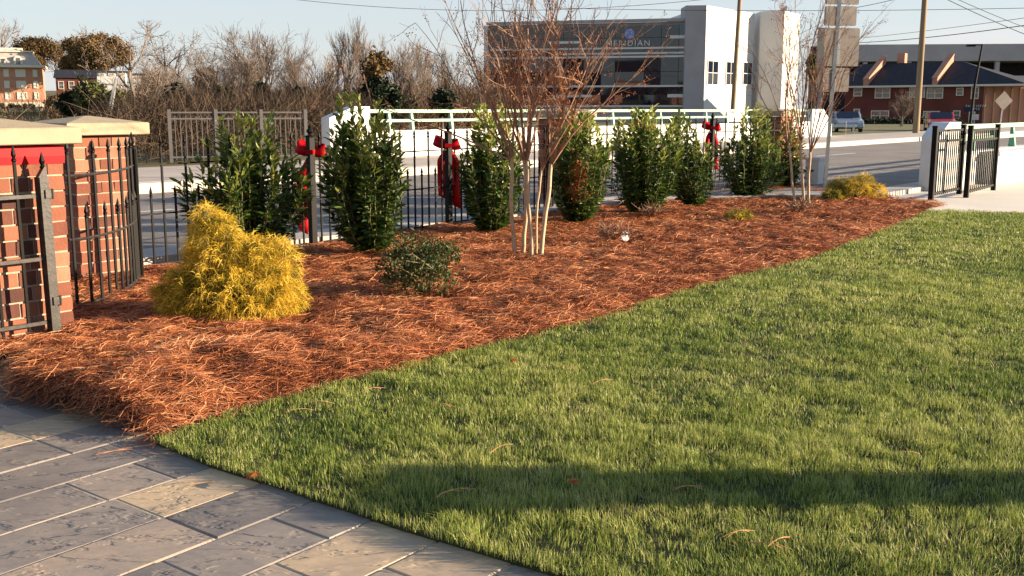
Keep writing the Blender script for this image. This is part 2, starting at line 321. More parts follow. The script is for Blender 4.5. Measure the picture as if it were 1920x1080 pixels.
# pine straw
def pine_straw():
    N = 340000
    x = RNG.uniform(-4.7, 6.7, N*4); y = RNG.uniform(4.3, 19.9, N*4); d = np.hypot(x, y)
    keep = (inpoly(x, y, BED) | ((pdist(x, y, LINE) < .07) & (RNG.random(N*4) < .22))) & (RNG.random(N*4) < np.clip((6.2/d)**1.5, .08, 1)); x = x[keep][:N]; y = y[keep][:N]; N = len(x)
    d = np.hypot(x, y); ang = vnoise(x, y, 2.2)*9+vnoise(x, y, 7)*6+RNG.normal(0, 1.0, N)
    ln = RNG.uniform(.07, .19, N); pit = RNG.normal(.03, .15, N); K = 4
    t = np.linspace(-.5, .5, K)[None]; cv = RNG.normal(0, .55, N)[:, None]
    a = ang[:, None]+cv*t
    px = x[:, None]+np.cos(a)*t*ln[:, None]; py = y[:, None]+np.sin(a)*t*ln[:, None]
    cl = vnoise(x, y, 9)
    pz = hm(x, y)[:, None]*.8+hm(px, py)*.2+.004+(RNG.random(N)**1.5*.035*(.4+cl))[:, None]+np.sin(pit)[:, None]*t*ln[:, None]-.25*(t**2)*ln[:, None]*(RNG.random(N)[:, None]-.3)
    pz = np.maximum(pz, .004-.012*(y[:, None] < 5))
    sd = np.stack([-np.sin(ang)*.8, np.cos(ang)*.8, RNG.normal(0, .5, N)], 1); sd /= np.linalg.norm(sd, axis=1)[:, None]
    wd = (.0014+.00024*d)[:, None]*np.array([[.7, 1, 1, .4]])
    ti = np.clip(.10+.75*RNG.random(N)+.35*(cl-.5)+.25*(vnoise(x, y, 3.1)-.5), 0, 1)
    tag(MB().ribbons(np.stack([px, py, pz], -1), sd, wd, ti).obj('pine_straw', M['straw']), 'loose reddish brown pine straw mulch spread over the planting bed', 'mulch', kind='stuff')
pine_straw()
def grass():
    m = MB()
    def zone(y0, y1, dens, hgt, wid):
        xr = (.62*y1+.9); A = (y1-y0)*2*xr; n = int(A*dens); x = RNG.uniform(-xr, xr, n); y = RNG.uniform(y0, y1, n)
        x = x+RNG.normal(0, .012, n); k = inpoly(x, y, LAWN) | (pdist(x, y, EDGE) < .022); x = x[k]; y = y[k]
        c = vnoise(x, y, 6)*.5+vnoise(x, y, 17)*.5; k = RNG.random(len(x)) < .1+1.35*c; x = x[k]; y = y[k]; c = c[k]; n = len(x)
        p = vnoise(x, y, 1.1); h = hgt*(.25+1.05*c+.3*RNG.random(n))*(.75+.4*p); ang = RNG.uniform(0, 2*math.pi, n)+0; lean = np.abs(RNG.normal(0, .62, n))
        ca = vnoise(x, y, 5)*12; dx = np.cos(ang)*.75+np.cos(ca)*.4; dy = np.sin(ang)*.75+np.sin(ca)*.4
        K = 3; t = np.array([0, .55, 1.0])[None]
        L = h[:, None]
        P = np.stack([x[:, None]+dx[:, None]*lean[:, None]*t**1.7*L, y[:, None]+dy[:, None]*lean[:, None]*t**1.7*L, (t-.22*lean[:, None]*t**2)*L+.0], -1)
        a2 = ang+math.pi/2+RNG.normal(0, .5, n); sd = np.stack([np.cos(a2), np.sin(a2), 0*a2], 1)
        wd = (wid*RNG.uniform(.7, 1.25, n))[:, None]*np.array([[1, .85, .12]])
        dry = RNG.random(n) < (.05+.10*(vnoise(x, y, 2.7) > .68))
        ti = np.clip(.30+.42*RNG.random(n)+.25*(p-.5)+.15*(c-.5), 0, .8); ti[dry] = RNG.uniform(.85, 1, dry.sum())
        m.ribbons(P, sd, wd, ti)
    zone(1.6, 3.0, 2500, .036, .004); zone(3.0, 4.6, 18000, .038, .0024); zone(4.6, 6.5, 12500, .037, .0030); zone(6.5, 9.5, 7000, .036, .0042); zone(9.5, 15.4, 3200, .036, .0070)
    tag(m.obj('grass', M['grass']), 'short green winter lawn grass', 'grass', kind='stuff')
grass()
# flagstone path
def flagstones():
    base = [(-9, 1.0), (3, .6), (3, 4), (-1, 6), (-3.2, 7.5), (-9, 9)]
    sheet('path', [(-9, -1), (6, -1), (6, 3.2), (-.5, 4.6), (-2.4, 5.6), (-4.2, 7.6), (-9, 12)], -.0225, M['sand'], .03)
    m = MB(); th = R(52.5); d = np.array([math.cos(th), math.sin(th)]); q = np.array([-d[1], d[0]]); rr = random.Random(5)
    row = .312; P0 = np.array(G(167, 1010)[:2]); q0 = P0 @ q-.312*0
    for k in range(-13, 22):
        qa = q0+k*row; s = -2.0+rr.random()*.8
        while s < 9.5:
            ln = rr.choice([.30, .46, .46, .61, .61, .76, .9]); c = d*(s+ln/2)+q*(qa+row/2)
            if -8 < c[0] < 6 and -1 < c[1] < 11 and not (c[0] > 1.5 and c[1] > 3):
                ti = rr.choice([.02, .08, .12, .18, .25, .3, .1, .2, .45, .58, .3, .72])
                if abs(s-(P0 @ d)) < 0: pass
                cc = np.array(c)
                if np.hypot(*(cc-np.array(G(320, 930)[:2]))) < .27: ti = .98
                if np.hypot(*(cc-np.array(G(60, 805)[:2]))) < .3: ti = .88
                if np.hypot(*(cc-np.array(G(720, 1055)[:2]))) < .3: ti = .8
                dz = rr.uniform(-.002, .002); z1 = -.018+dz; b = .004; a0, a1, b0, b1 = s+.005, s+ln-.005, qa+.005, qa+row-.005
                V = []
                for (e, zz) in ((0, -.04), (0, z1-b), (b, z1)):
                    for (p, r_) in ((a0+e, b0+e), (a1-e, b0+e), (a1-e, b1-e), (a0+e, b1-e)):
                        w2 = d*(p+rr.uniform(-.001, .001))+q*(r_+rr.uniform(-.001, .001)); V.append((w2[0], w2[1], zz+rr.uniform(-.0008, .0008)*(e > 0)))
                F = [(8, 9, 10, 11)]+[(i*4+j, i*4+(j+1) % 4, i*4+4+(j+1) % 4, i*4+4+j) for i in (0, 1) for j in range(4)]
                m.add(V, F, ti+rr.random()*.02)
            s += ln
    tag(m.obj('path_flagstones', M['paver']), kind='structure')
flagstones()
# road, walks, plaza (s along the road, q across)
def sq(pts): return [SQ(*p) for p in pts]
sheet('road', sq([(-60, 9.3), (14.2, 9.3), (17.5, 6.7), (260, 6.7), (260, 15.6), (-60, 15.6)]), .08, M['asphalt'], .12)
sheet('gutter', sq([(-60, 8.72), (13.9, 8.72), (17.0, 6.2), (260, 6.2), (260, 6.7), (17.5, 6.7), (14.2, 9.3), (-60, 9.3)]), .092, M['concrete'], .12)
sheet('plaza', [(6.0, 14.95), (7.24, 14.6), (9.2, 14.2), (14.2, 12.0), (30, 12.1), (30, 30), (12, 30), (5.2, 17.6)], .012, M['plaza'])
sheet('sidewalk', sq([(-60, 15.9), (260, 15.9), (260, 19.9), (-60, 19.9)]), .25, M['walk'], .3)
sheet('kerb', sq([(-60, 15.6), (260, 15.6), (260, 15.9), (-60, 15.9)]), .246, M['concrete'], .3)
mk_ = MB()
for k in range(-3, 12):
    a = 29.5+12.2*k; mk_.add([(*SQ(s, q), .0845) for s, q in ((a, 12.75), (a+3.0, 12.75), (a+3.0, 12.87), (a, 12.87))], [(0, 1, 2, 3)])
tag(mk_.obj('lane_markings', M['whitepaint']), kind='structure')
jn = MB()
for k in range(-8, 60): jn.add([(*SQ(s, q), .2545) for s, q in ((k*3., 15.62), (k*3.+.02, 15.62), (k*3.+.02, 19.3), (k*3., 19.3))], [(0, 1, 2, 3)])
tag(jn.obj('sidewalk_joints', M['soil']), kind='structure')
# ================================================================ BRICK PILLARS
PW, PH, CH = .55, 1.24, .0945
def brick_mesh(seed, w=PW, h=PH):
    rr = random.Random(seed); m = MB(); n = int(h/CH)+1; j = .011; t = .10
    for k in range(n):
        z0 = h-(k+1)*CH; zc = z0+CH/2
        for side in range(4):
            # running bond, alternate corners
            lens = [.20, .10, .20] if k % 2 == 0 else [.10, .20, .20]
            if (k+side) % 2: lens = [.2, .15] if k % 2 else [.15, .2]
            x = -w/2 if (k+side) % 2 == 0 else -w/2+.102
            tot = w if (k+side) % 2 == 0 else w-.204
            sc = (tot-0*j)/sum(lens)
            for L_ in lens:
                L2 = L_*sc; c = np.array([x+L2/2, -w/2+.05+rr.uniform(-.002, .003)]); a = side*math.pi/2
                cx = c[0]*math.cos(a)-c[1]*math.sin(a); cy = c[0]*math.sin(a)+c[1]*math.cos(a)
                ti = min(1, max(0, rr.gauss(.52, .22)))
                b0 = m.n; m.box((cx, cy, zc), (L2-j, .10, CH-j), a+rr.uniform(-.004, .004), ti)
                V = m.v[-1]; V += np.array([[rr.uniform(-.0025, .0025) for _ in range(3)] for _ in range(8)])
                x += L2
    return m
def pillar(loc, rz, seed, label, h=PH, capw=.72, capmat='cap'):
    t = empty('brick_pillar', loc, rz, label, 'pillar', 'brick gate pillars')
    MB().box((0, 0, h/2-.02), (PW-.018, PW-.018, h+.02)).obj('mortar_core', M['mortar'], t)
    brick_mesh(seed, h=h).obj('brickwork', M['brick'], t)
    c = MB(); a = capw/2; H1 = .10; b = .006
    ringz = [(a-.01, 0), (a, b), (a, H1-b), (a-.008, H1), (.02, H1+.055)]
    c.lathe([(r*math.sqrt(2), z+h+.002) for r, z in ringz], n=4, rot=math.pi/4); c.obj('cap', M[capmat], t)
    return t
dv = DD; nv = -QQ    # nv: toward the lawn
def corner_pillar(corner_uv, seed, label, z=0.0):
    P = np.array(G(*corner_uv, z)[:2]); c = P-dv*PW/2-nv*PW/2; return pillar((c[0], c[1], 0), TH, seed, label), P
p1, C1 = corner_pillar((143, 640), 1, 'near brick pillar with red ribbon band under its tan cap')
p2, C2 = corner_pillar((270, 525), 2, 'second brick pillar behind the curved iron gate')
pA = pillar((.78, 15.95, .1), TH, 3, 'brick pillar half hidden behind the laurels and bare myrtle', 1.22)
pB = pillar((4.95, 19.9, .1), TH, 4, 'farthest brick pillar behind the last laurel near the bridge wall', 1.22)
pS = pillar((5.6, 3.80, 0), 0, 5, 'brick pillar right of the frame casting its long shadow across the lawn', 1.24)
pS.scale = (.68, .68, 1)
# ribbon band round the near pillar
rb = MB(); a = PW/2+.006
rb.lathe([(a*math.sqrt(2), 1.125), ((a+.002)*math.sqrt(2), 1.17), (a*math.sqrt(2), 1.232)], n=4, rot=math.pi/4)
o = rb.obj('ribbon_band', M['ribbon']); o.location = p1.location; o.rotation_euler = (0, 0, TH); tag(o, 'bright red ribbon band wrapped around the near brick pillar', 'ribbon')
# ================================================================ IRON FENCES
def picket_mesh(h, r=.008, fin=True):
    m = MB(); m.box((0, 0, h/2), (2*r, 2*r, h))
    if fin: m.lathe([(r*1.2, h-.005), (r*2.1, h+.002), (r*2.1, h+.010), (r*1.1, h+.018), (r*2.0, h+.038), (r*1.6, h+.055), (.0015, h+.095)], n=6)
    return m.mesh('picket')
PK_T = picket_mesh(1.10); PK_S = picket_mesh(.655)
for q_ in (PK_T, PK_S): q_.materials.append(M['iron'])
def post_mesh(h, w=.065):
    m = MB(); m.box((0, 0, h/2), (w, w, h)); m.lathe([(w*.80, h), (w*.80, h+.014), (w*.3, h+.022), (w*.3, h+.035), (w*.55, h+.055), (w*.5, h+.075), (w*.15, h+.09), (w*.3, h+.105), (.002, h+.125)], n=8); return m.mesh('post')
PM = post_mesh(1.20); PM.materials.append(M['iron'])
def fence_run(label, pts, posts, z0=.0, group='black iron garden fences'):
    P = np.array(pts, float); t = empty('iron_fence', (P[0][0], P[0][1], z0), 0, label, 'fence', group)
    O = P[0]; npk = 0
    for a, b in zip(P[:-1], P[1:]):
        L = np.linalg.norm(b-a); d = (b-a)/L; rz = math.atan2(d[1], d[0]); n = max(2, round(L/.127))
        for z in (.08, .53, .97):
            m = MB(); m.box((0, 0, 0), (L, .022, .014)); r_ = m.obj('rail', M['iron'], t); c = (a+b)/2-O; r_.location = (c[0], c[1], z); r_.rotation_euler = (0, 0, rz)
        for k in range(1, n):
            c = a+d*L*k/n-O; inst('picket', PK_T if k % 2 else PK_S, t, (c[0], c[1], .03 if k % 2 else .03), rz)
    for (x, y) in posts: inst('post', PM, t, (x-O[0], y-O[1], -.03), TH)
    return t
f1 = np.array(G(588, 470)[:2]); f2 = np.array(G(842, 430)[:2]); f3 = f2+(f2-f1)
fence_run('black iron picket fence running behind the laurels from the second brick pillar', [C2+dv*.02-nv*.25, f1, f2, f3, (1.0, 15.5)], [f1, f2, f3])
b4, b5 = (2.13, 16.6), (3.42, 17.95)
fence_run('far stretch of black picket fence behind the last three laurels', [(1.35, 15.95), b4, b5, (5.0, 19.5)], [b4, b5], .1)
# curved gate leaf between the pillars
def curved_gate():
    B = [(138, 573), (165, 569), (190, 562), (213, 553), (232, 544), (246, 535), (256, 526), (262, 514)]
    pts = np.array([G(u, v, .10)[:2] for u, v in B]); O = pts[0]
    t = empty('curved_gate', (O[0], O[1], 0), 0, 'curved black iron gate leaf standing in front of the second pillar', 'gate')
    # resample
    seg = np.r_[0, np.cumsum(np.hypot(*np.diff(pts, axis=0).T))]; ts = np.linspace(0, seg[-1], 40); xs = np.interp(ts, seg, pts[:, 0])-O[0]; ys = np.interp(ts, seg, pts[:, 1])-O[1]
    for _ in range(3):
        xs[1:-1] = (xs[:-2]+xs[1:-1]*2+xs[2:])/4; ys[1:-1] = (ys[:-2]+ys[1:-1]*2+ys[2:])/4
    for z in (.10, .56, 1.0):
        m = MB(); m.path(np.stack([xs, ys, 0*xs+z], 1), .010, 4); m.obj('rail', M['irongrey'], t)
    L = seg[-1]; n = int(L/.125)
    for k in range(n+1):
        u = min(L-.001, k*.125+.03); x = np.interp(u, ts, xs); y = np.interp(u, ts, ys); inst('picket', PK_T if k % 2 == 0 else PK_S, t, (x, y, .05), 1.0)
    m = MB(); m.box((0, 0, .55), (.05, .045, 1.16)); m.lathe([(.036, 1.13), (.036, 1.15), (.012, 1.165), (.026, 1.19), (.003, 1.27)], n=8); e = m.obj('post', M['iron'], t); e.location = (xs[-1], ys[-1], 0)
curved_gate()
def flat_gate():
    A = C1-dv*.175+nv*.085; d = -dv; O = A
    t = empty('iron_gate', (O[0], O[1], .0), TH+math.pi, 'open iron gate with weathered grey latch stile against the near brick pillar', 'gate')
    L = 1.3
    for z in (.17, .56, .94):
        MB().box((L/2, 0, z), (L, .02, .022)).obj('rail', M['irongrey'], t)
    st = MB(); st.box((0, 0, .54), (.055, .07, 1.02), 0, None); st.prism([(-.027, 1.05), (.027, 1.05), (-.02, 1.12)], 'y', -.02, .02); s_ = st.obj('stile', M['irongrey'], t); s_.rotation_euler = (0, R(.6), 0)
    fi = MB(); fi.lathe([(.012, 1.10), (.018, 1.11), (.01, 1.12), (.020, 1.145), (.002, 1.20)], n=6); fi.obj('finial', M['iron'], t)
    for z in (.30, .95): MB().box((-.012, .034, z), (.05, .02, .05)).path([(-.03, .04, z-.03), (-.03, .04, z+.03)], .009, 8).obj('hinge', M['irongrey'], t)
    for k in range(1, 9): inst('picket', PK_T, t, (k*.155, 0, .05)).rotation_euler = (0, R(.6), 0)
flat_gate()
# two folding aluminium gates near the bridge end
def folding_gate(A, B, label, extra=0.0):
    A = np.array(A, float); B = np.array(B, float); L = np.linalg.norm(B-A); d = (B-A)/L
    t = empty('tubular_gate', (A[0], A[1], .012), math.atan2(d[1], d[0]), label, 'gate', 'dark bronze gates near the bridge')
    for x in (0, L):
        MB().box((x, 0, .58), (.075, .075, 1.16)).box((x, 0, 1.17), (.085, .085, .02)).obj('post', M['iron'], t)
    for z in (.10, .93, 1.10): MB().box((L/2, 0, z), (L, .03, .035)).obj('rail', M['iron'], t)
    n = 14; pm = MB().box((0, 0, .58), (.018, .018, 1.03)).mesh('picket'); pm.materials.append(M['iron'])
    for k in range(1, n): inst('picket', pm, t, (L*k/n, 0, .0))
folding_gate(G(1745, 377)[:2], G(1798, 365)[:2], 'left one of the two dark bronze gates standing before the white bridge wall')
folding_gate(G(1811, 372)[:2], G(1862, 358)[:2], 'right one of the two dark bronze gates, nearer the guard rail')
# ================================================================ BRIDGE PARAPETS
def parapet(label, s0, s1, q, z0, wt, rt, sl, topz, posts, flip=False, face=0.3, name='bridge_parapet', endr=None, brt='mintbright', pst='mint', pd=.08):
    P = SQ(s0, q); t = empty(name, (*P, 0), TH, label, 'parapet')
    MB().prism([(sl[0], z0-.3), (s1-s0, z0-.3), (s1-s0, wt), (sl[3], wt), (sl[3], topz), (sl[2], topz), (sl[1], topz-(topz-wt)*.45), (sl[0], wt*.9)], 'y', 0, face).obj('wall', M['whitepaint'], t)
    e = (endr or s1-s0)
    for z, hh in ((rt-.045, .085), ((rt+wt)/2-.02, .07)): MB().box(((sl[3]+e)/2, .12, z), (e-sl[3], .06, hh)).obj('rail', M[brt], t)
    pm = MB().prism([(.06, wt+.002), (.20, wt+.002), (.17, rt-.04), (.13, rt-.04)], 'x', -pd/2, pd/2).mesh('post'); pm.materials.append(M[pst])
    for s in posts: inst('rail_post', pm, t, (s-s0, .025, 0))
    return t
far = parapet('long white bridge parapet with pale green rails across the road', 16.5, 43.8, 19.3, .25, .92, 1.45, (0, .0, .8, 1.3), 1.52, [18.6, 19.4, 20.9, 22.4, 23.9, 25.4, 26.9, 28.65, 30.1, 31.6, 33.2, 34.8, 36.4, 38, 39.6, 41.2, 42.8], brt='mintbright', pst='mintbright')
fe = MB(); fe.prism([(0, .0), (2.2, .0), (2.2, .8), (1.2, 1.46), (0, 1.46)], 'y', -.02, .34); o = fe.obj('end_block', M['whitepaint'], far); o.location = (27.303, 0, 0)
near = parapet('white near bridge wall with mint green guard rail behind the bronze gates', 19.0, 62, 6.0, 0.0, .66, 1.17, (0, .0, .55, 1.2), 1.22, [20.7, 21.5, 22.9, 24.4, 25.9, 27.4, 29, 30.6, 32.2, 34, 36, 38], pd=.11)
# thicker pier with a coping in front of it
pr = MB(); pr.box((10.4, -.16, .27), (15.6, .30, .60)); pr.box((10.4, -.18, .6), (15.7, .38, .07)); pr.obj('front_wall', M['whitepaint'], near)
P = G(1526, 352); t = empty('low_white_pier', (P[0], P[1], .0), TH, 'low white concrete pier left of the sign post', 'pier')
MB().box((0, 0, .24), (.26, .26, .56)).obj('shaft', M['whitepaint'], t); MB().box((0, 0, .545), (.31, .31, .05)).obj('cap', M['whitepaint'], t)
# grey railing across the road, left of the bridge
def grey_railing():
    s0, s1, q = 10.6, 16.4, 19.3; Pa = np.array(G(322, 306, .25)[:2]); Pb = np.array(SQ(15.9, 19.45)); L = np.linalg.norm(Pb-Pa); d = (Pb-Pa)/L
    t = empty('grey_railing', (Pa[0], Pa[1], .25), math.atan2(d[1], d[0]), 'grey metal railing across the road, left of the white parapet', 'railing')
    for z in (.13, .99, 1.13): MB().box((L/2, 0, z), (L, .035, .035)).obj('rail', M['galv'], t)
    for k in range(4): x = L*k/3; MB().box((x, 0, .6), (.075, .075, 1.2)).obj('post', M['galv'], t)
    n = int(L/.115); pm = MB().box((0, 0, .56), (.018, .018, .98)).mesh('picket'); pm.materials.append(M['galv'])
    for k in range(1, n): inst('picket', pm, t, (L*k/n, 0, 0))
grey_railing()
for nm_, ob in (('far', far), ('near', near)):
    jm = MB()
    for k in range(1, 14): jm.box((k*2.4, -.001, .55 if nm_ == 'far' else .33), (.018, .004, .70 if nm_ == 'far' else .60))
    jm.obj('wall_joints', M['mortar'], ob)
# ================================================================ PLANTS IN THE BED
def rnd(*s): return RNG.random(s)
def laurel(u, v, wpx, vtop, label, seed, dead=False, n=900, flat=.75, brown=0.0):
    global RNG
    keep = RNG; RNG = np.random.default_rng(seed)
    x0, y0, _ = G(u, v, .05); zb = hz(x0, y0); prof = RNG.uniform(.12, .55); lean = RNG.normal(0, .06, 2); d = y0*.9856+.2; wd = wpx*1.17/FPX*d; top = (ZZ(vtop, y0)-zb)*1.10
    t = empty('cherry_laurel', (x0, y0, zb), 0, label, 'shrub', 'cherry laurels along the black fence')
    n = int(n*3.3); ns = int(36+wd*30); P0 = []; P1 = []; R0 = []; LB = []; LD = []; LT = []
    for k in range(ns):
        a = RNG.uniform(0, 2*math.pi); rr = math.sqrt(RNG.random())*wd/2*.98; ht = top*(1-prof*(rr/(wd/2))**2)*RNG.uniform(.62, 1.0)
        if k < 4: ht = top*RNG.uniform(.93, 1.0); rr *= .45
        tip = np.array([math.cos(a)*rr*(1+.15*math.sin(2*a+seed))+lean[0]*ht, math.sin(a)*rr+lean[1]*ht, ht]); b = np.array([math.cos(a)*rr*.12, math.sin(a)*rr*.12, 0]); m1 = b*.4+tip*.6; m1[2] = ht*RNG.uniform(.2, .4); m1[:2] = tip[:2]*RNG.uniform(.8, 1.05)
        K = 9; tt = np.linspace(0, 1, K)[:, None]; C = (1-tt)**2*b+2*tt*(1-tt)*m1+tt**2*tip+RNG.normal(0, .008, (K, 3))
        P0 += list(C[:-1]); P1 += list(C[1:]); R0 += list(np.linspace(.008, .0025, K-1))
        nl = int(n/ns*ht/top*1.35); s = RNG.uniform(.04, 1, nl)**.9; ph = np.arange(nl)*2.4+RNG.normal(0, .5, nl)
        idx = s*(K-1); i = np.clip(idx.astype(int), 0, K-2); f = (idx-i)[:, None]; B = C[i]*(1-f)+C[i+1]*f
        ax = C[i+1]-C[i]; ax /= np.linalg.norm(ax, axis=1)[:, None]
        up = .25+.75*s**2; out = np.stack([np.cos(ph), np.sin(ph), 0*ph], 1)
        rad = B*[1, 1, 0]; rad /= np.linalg.norm(rad, axis=1)[:, None]+.02
        D_ = ax*up[:, None]+out*(1.05-.5*s[:, None]**2)+rad*.45+RNG.normal(0, .12, (nl, 3))
        LB.append(B+out*.01); LD.append(D_); hh = B[:, 2]/top
        LT.append(np.clip(.14+.42*RNG.random(nl)+.62*np.clip(hh-.55, 0, 1)*s**3+.38*(s > .86)*(RNG.random(nl) < .75)*(hh > .35), 0, .97))  # paler upper tips: new growth, plus sunlit highlights put into the tint
    # side twigs that fill the skirt
    m = MB(); m.tubes(P0, P1, R0, np.array(R0)*.8, 4); m.obj('stems', M['laurelstem'], t)
    B = np.concatenate(LB); D_ = np.concatenate(LD); T = np.concatenate(LT); N = len(B)
    nr = np.array([0, 0, 1.])+RNG.normal(0, .45, (N, 3)); ln = RNG.uniform(.08, .125, N)*(1-.15*T)
    m = MB()
    if dead:
        ctr = np.array([.0, -.12, top*.38]); k = (np.linalg.norm((B-ctr)*[1.6, 1, .75], axis=1) < .22)
        MB().leaves(B[k], D_[k]+[0, 0, -.8], nr[k], ln[k], ln[k]*.3, RNG.uniform(.3, 1, k.sum())).obj('dead_leaves', M['dryleaf'], t); B, D_, nr, ln, T, N = B[~k], D_[~k], nr[~k], ln[~k], T[~k], (~k).sum()
    if brown:
        k = RNG.random(N) < brown*(B[:, 2] > top*.35)
        MB().leaves(B[k], D_[k], nr[k], ln[k], ln[k]*.34, RNG.uniform(.2, 1, k.sum())).obj('autumn_leaves', M['dryleaf'], t); B, D_, nr, ln, T, N = B[~k], D_[~k], nr[~k], ln[~k], T[~k], (~k).sum()
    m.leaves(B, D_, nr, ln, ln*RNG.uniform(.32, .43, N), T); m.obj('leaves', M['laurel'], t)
    RNG = keep
    return t
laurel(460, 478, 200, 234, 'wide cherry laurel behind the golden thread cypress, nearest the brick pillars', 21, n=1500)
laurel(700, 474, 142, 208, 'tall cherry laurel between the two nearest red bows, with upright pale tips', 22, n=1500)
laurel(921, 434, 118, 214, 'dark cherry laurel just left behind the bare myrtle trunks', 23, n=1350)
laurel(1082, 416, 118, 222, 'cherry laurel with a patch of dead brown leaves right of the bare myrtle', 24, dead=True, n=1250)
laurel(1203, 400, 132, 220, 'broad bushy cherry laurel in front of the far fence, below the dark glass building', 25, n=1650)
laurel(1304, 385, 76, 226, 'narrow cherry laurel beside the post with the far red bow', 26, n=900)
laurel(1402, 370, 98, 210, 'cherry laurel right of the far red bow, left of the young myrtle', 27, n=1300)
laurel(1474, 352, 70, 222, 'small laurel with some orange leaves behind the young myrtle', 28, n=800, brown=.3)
# golden thread cypress
def cypress(u, v, blobs, n, label, hgt=.07, name='golden_cypress', green=.0, seed=3):
    g_ = np.random.default_rng(seed)
    x0, y0, _ = G(u, v, .06); d = y0*.9856+.2; k = d/FPX; zb = hz(x0, y0)
    t = empty(name, (x0, y0, zb), 0, label, 'shrub')
    C = []; RR = []
    for (bu, bv, ru, rv) in blobs: C.append(((bu-u)*k, g_.uniform(-.05, .05), ZZ(bv, y0)-zb)); RR.append((ru*k, ru*k*.85, rv*k))
    C = np.array(C); RR = np.array(RR); wts = RR.prod(1)**(2/3); i = g_.choice(len(C), n, p=wts/wts.sum())
    D_ = g_.normal(0, 1, (n, 3)); D_ /= np.linalg.norm(D_, axis=1)[:, None]; rad = g_.uniform(.62, 1.04, n)**.6
    P = C[i]+D_*RR[i]*rad[:, None]; ok = P[:, 2] > .01; P = P[ok]; D_ = D_[ok]; rad = rad[ok]; n = len(P)
    m = MB(); reps = 18
    Pb = np.repeat(P, reps, 0)+g_.normal(0, .012, (n*reps, 3)); Dr = np.repeat(D_, reps, 0); N = len(Pb)
    o = Dr*[1, 1, .5]+g_.normal(0, .75, (N, 3)); o /= np.linalg.norm(o, axis=1)[:, None]
    L = g_.uniform(.5, 1.15, N)*hgt; K = 4; tt = np.linspace(0, 1, K)[None, :, None]
    Q = Pb[:, None]+o[:, None]*tt*L[:, None, None]+np.array([0, 0, -1.])*(tt**2)*L[:, None, None]*.6+np.array([0, 0, 1])*.35*tt*L[:, None, None]
    sd = np.cross(o, g_.normal(0, 1, (N, 3))); sd /= np.linalg.norm(sd, axis=1)[:, None]
    wd = (.0023+.00012*d)*np.array([[1, 1, .8, .3]])*g_.uniform(.7, 1.3, N)[:, None]
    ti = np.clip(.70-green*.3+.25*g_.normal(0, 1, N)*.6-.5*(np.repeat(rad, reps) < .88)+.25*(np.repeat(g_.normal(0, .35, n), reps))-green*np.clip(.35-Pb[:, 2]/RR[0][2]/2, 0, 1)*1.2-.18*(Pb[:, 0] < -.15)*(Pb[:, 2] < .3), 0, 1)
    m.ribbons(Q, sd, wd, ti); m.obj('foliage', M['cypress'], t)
    s = MB(); k_ = g_.choice(n, min(n, 220)); s.tubes(np.zeros((len(k_), 3))+[0, 0, .02]+P[k_]*.15, P[k_]*.93, .006, .002, 4); s.obj('stems', M['laurelstem'], t)
    return t
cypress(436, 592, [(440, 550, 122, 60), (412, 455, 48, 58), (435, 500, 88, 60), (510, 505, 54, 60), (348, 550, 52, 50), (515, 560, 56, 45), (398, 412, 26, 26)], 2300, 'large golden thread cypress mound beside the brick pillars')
cypress(1600, 372, [(1600, 355, 40, 18), (1618, 343, 18, 16), (1575, 350, 20, 14), (1640, 360, 16, 12)], 330, 'low golden thread cypress spreading by the metal sign post', .10, seed=4)
cypress(1563, 375, [(1562, 367, 16, 9)], 90, 'tiny green tuft of foliage left in front of the low golden cypress', .08, name='green_tuft', green=1.5, seed=5)
cypress(1384, 412, [(1384, 405, 22, 10)], 60, 'small yellowish green tuft growing out of the pine straw', .09, name='green_tuft', green=1.0, seed=6)
def azalea(u, v, wpx, hpx, label, n=1100, seed=8, leafy=True):
    g_ = np.random.default_rng(seed); x0, y0, _ = G(u, v, .06); d = y0*.9856+.2; k = d/FPX; zb = hz(x0, y0)
    t = empty('small_shrub', (x0, y0, zb), 0, label, 'shrub'); a = wpx*k/2; h = hpx*k; P0 = []; P1 = []; T = []
    for i in range(26 if leafy else 60):
        an = g_.uniform(0, 6.28); r_ = math.sqrt(g_.random())*a; tip = np.array([math.cos(an)*r_, math.sin(an)*r_, h*(1-.45*(r_/a)**2)*g_.uniform(.65, 1)])
        pts = [np.array([0, 0, 0])+tip*[.08, .08, 0], tip*[.5, .5, .45]+g_.normal(0, .015, 3), tip]
        for q in range(2): P0.append(pts[q]); P1.append(pts[q+1])
        T.append(tip)
        for q in range(3):
            b = pts[1]*(1-q*.3)+tip*q*.3; e = b+g_.normal(0, 1, 3)*[.09, .09, .06]*(a/.3)+[0, 0, .04]; P0.append(b); P1.append(e); T.append(e)
    MB().tubes(P0, P1, .0035, .0018, 3).obj('stems', M['laurelstem'] if leafy else M['twigs'], t)
    if leafy:
        T = np.array(T); i = g_.integers(0, len(T), n); B = T[i]+g_.normal(0, .038, (n, 3))-[0, 0, .01]; B[:, 2] = np.maximum(B[:, 2], .01); D_ = g_.normal(0, 1, (n, 3))+[0, 0, .5]
        MB().leaves(B, D_, np.array([0, 0, 1.])+g_.normal(0, .5, (n, 3)), g_.uniform(.026, .048, n), .018, np.clip(g_.random(n)*.85, 0, 1)).obj('leaves', M['azalea'], t)
azalea(800, 550, 168, 120, 'small dark-leaved shrub in front of the second laurel', 2600)
azalea(1150, 452, 90, 42, 'low leafless twiggy bush left of the small plant tag', seed=9, leafy=False)
azalea(1500, 402, 70, 26, 'low twiggy sprouts at the foot of the young myrtle', seed=10, leafy=False)
azalea(1222, 405, 60, 26, 'sparse bare twigs under the broad bushy laurel', seed=12, leafy=False)
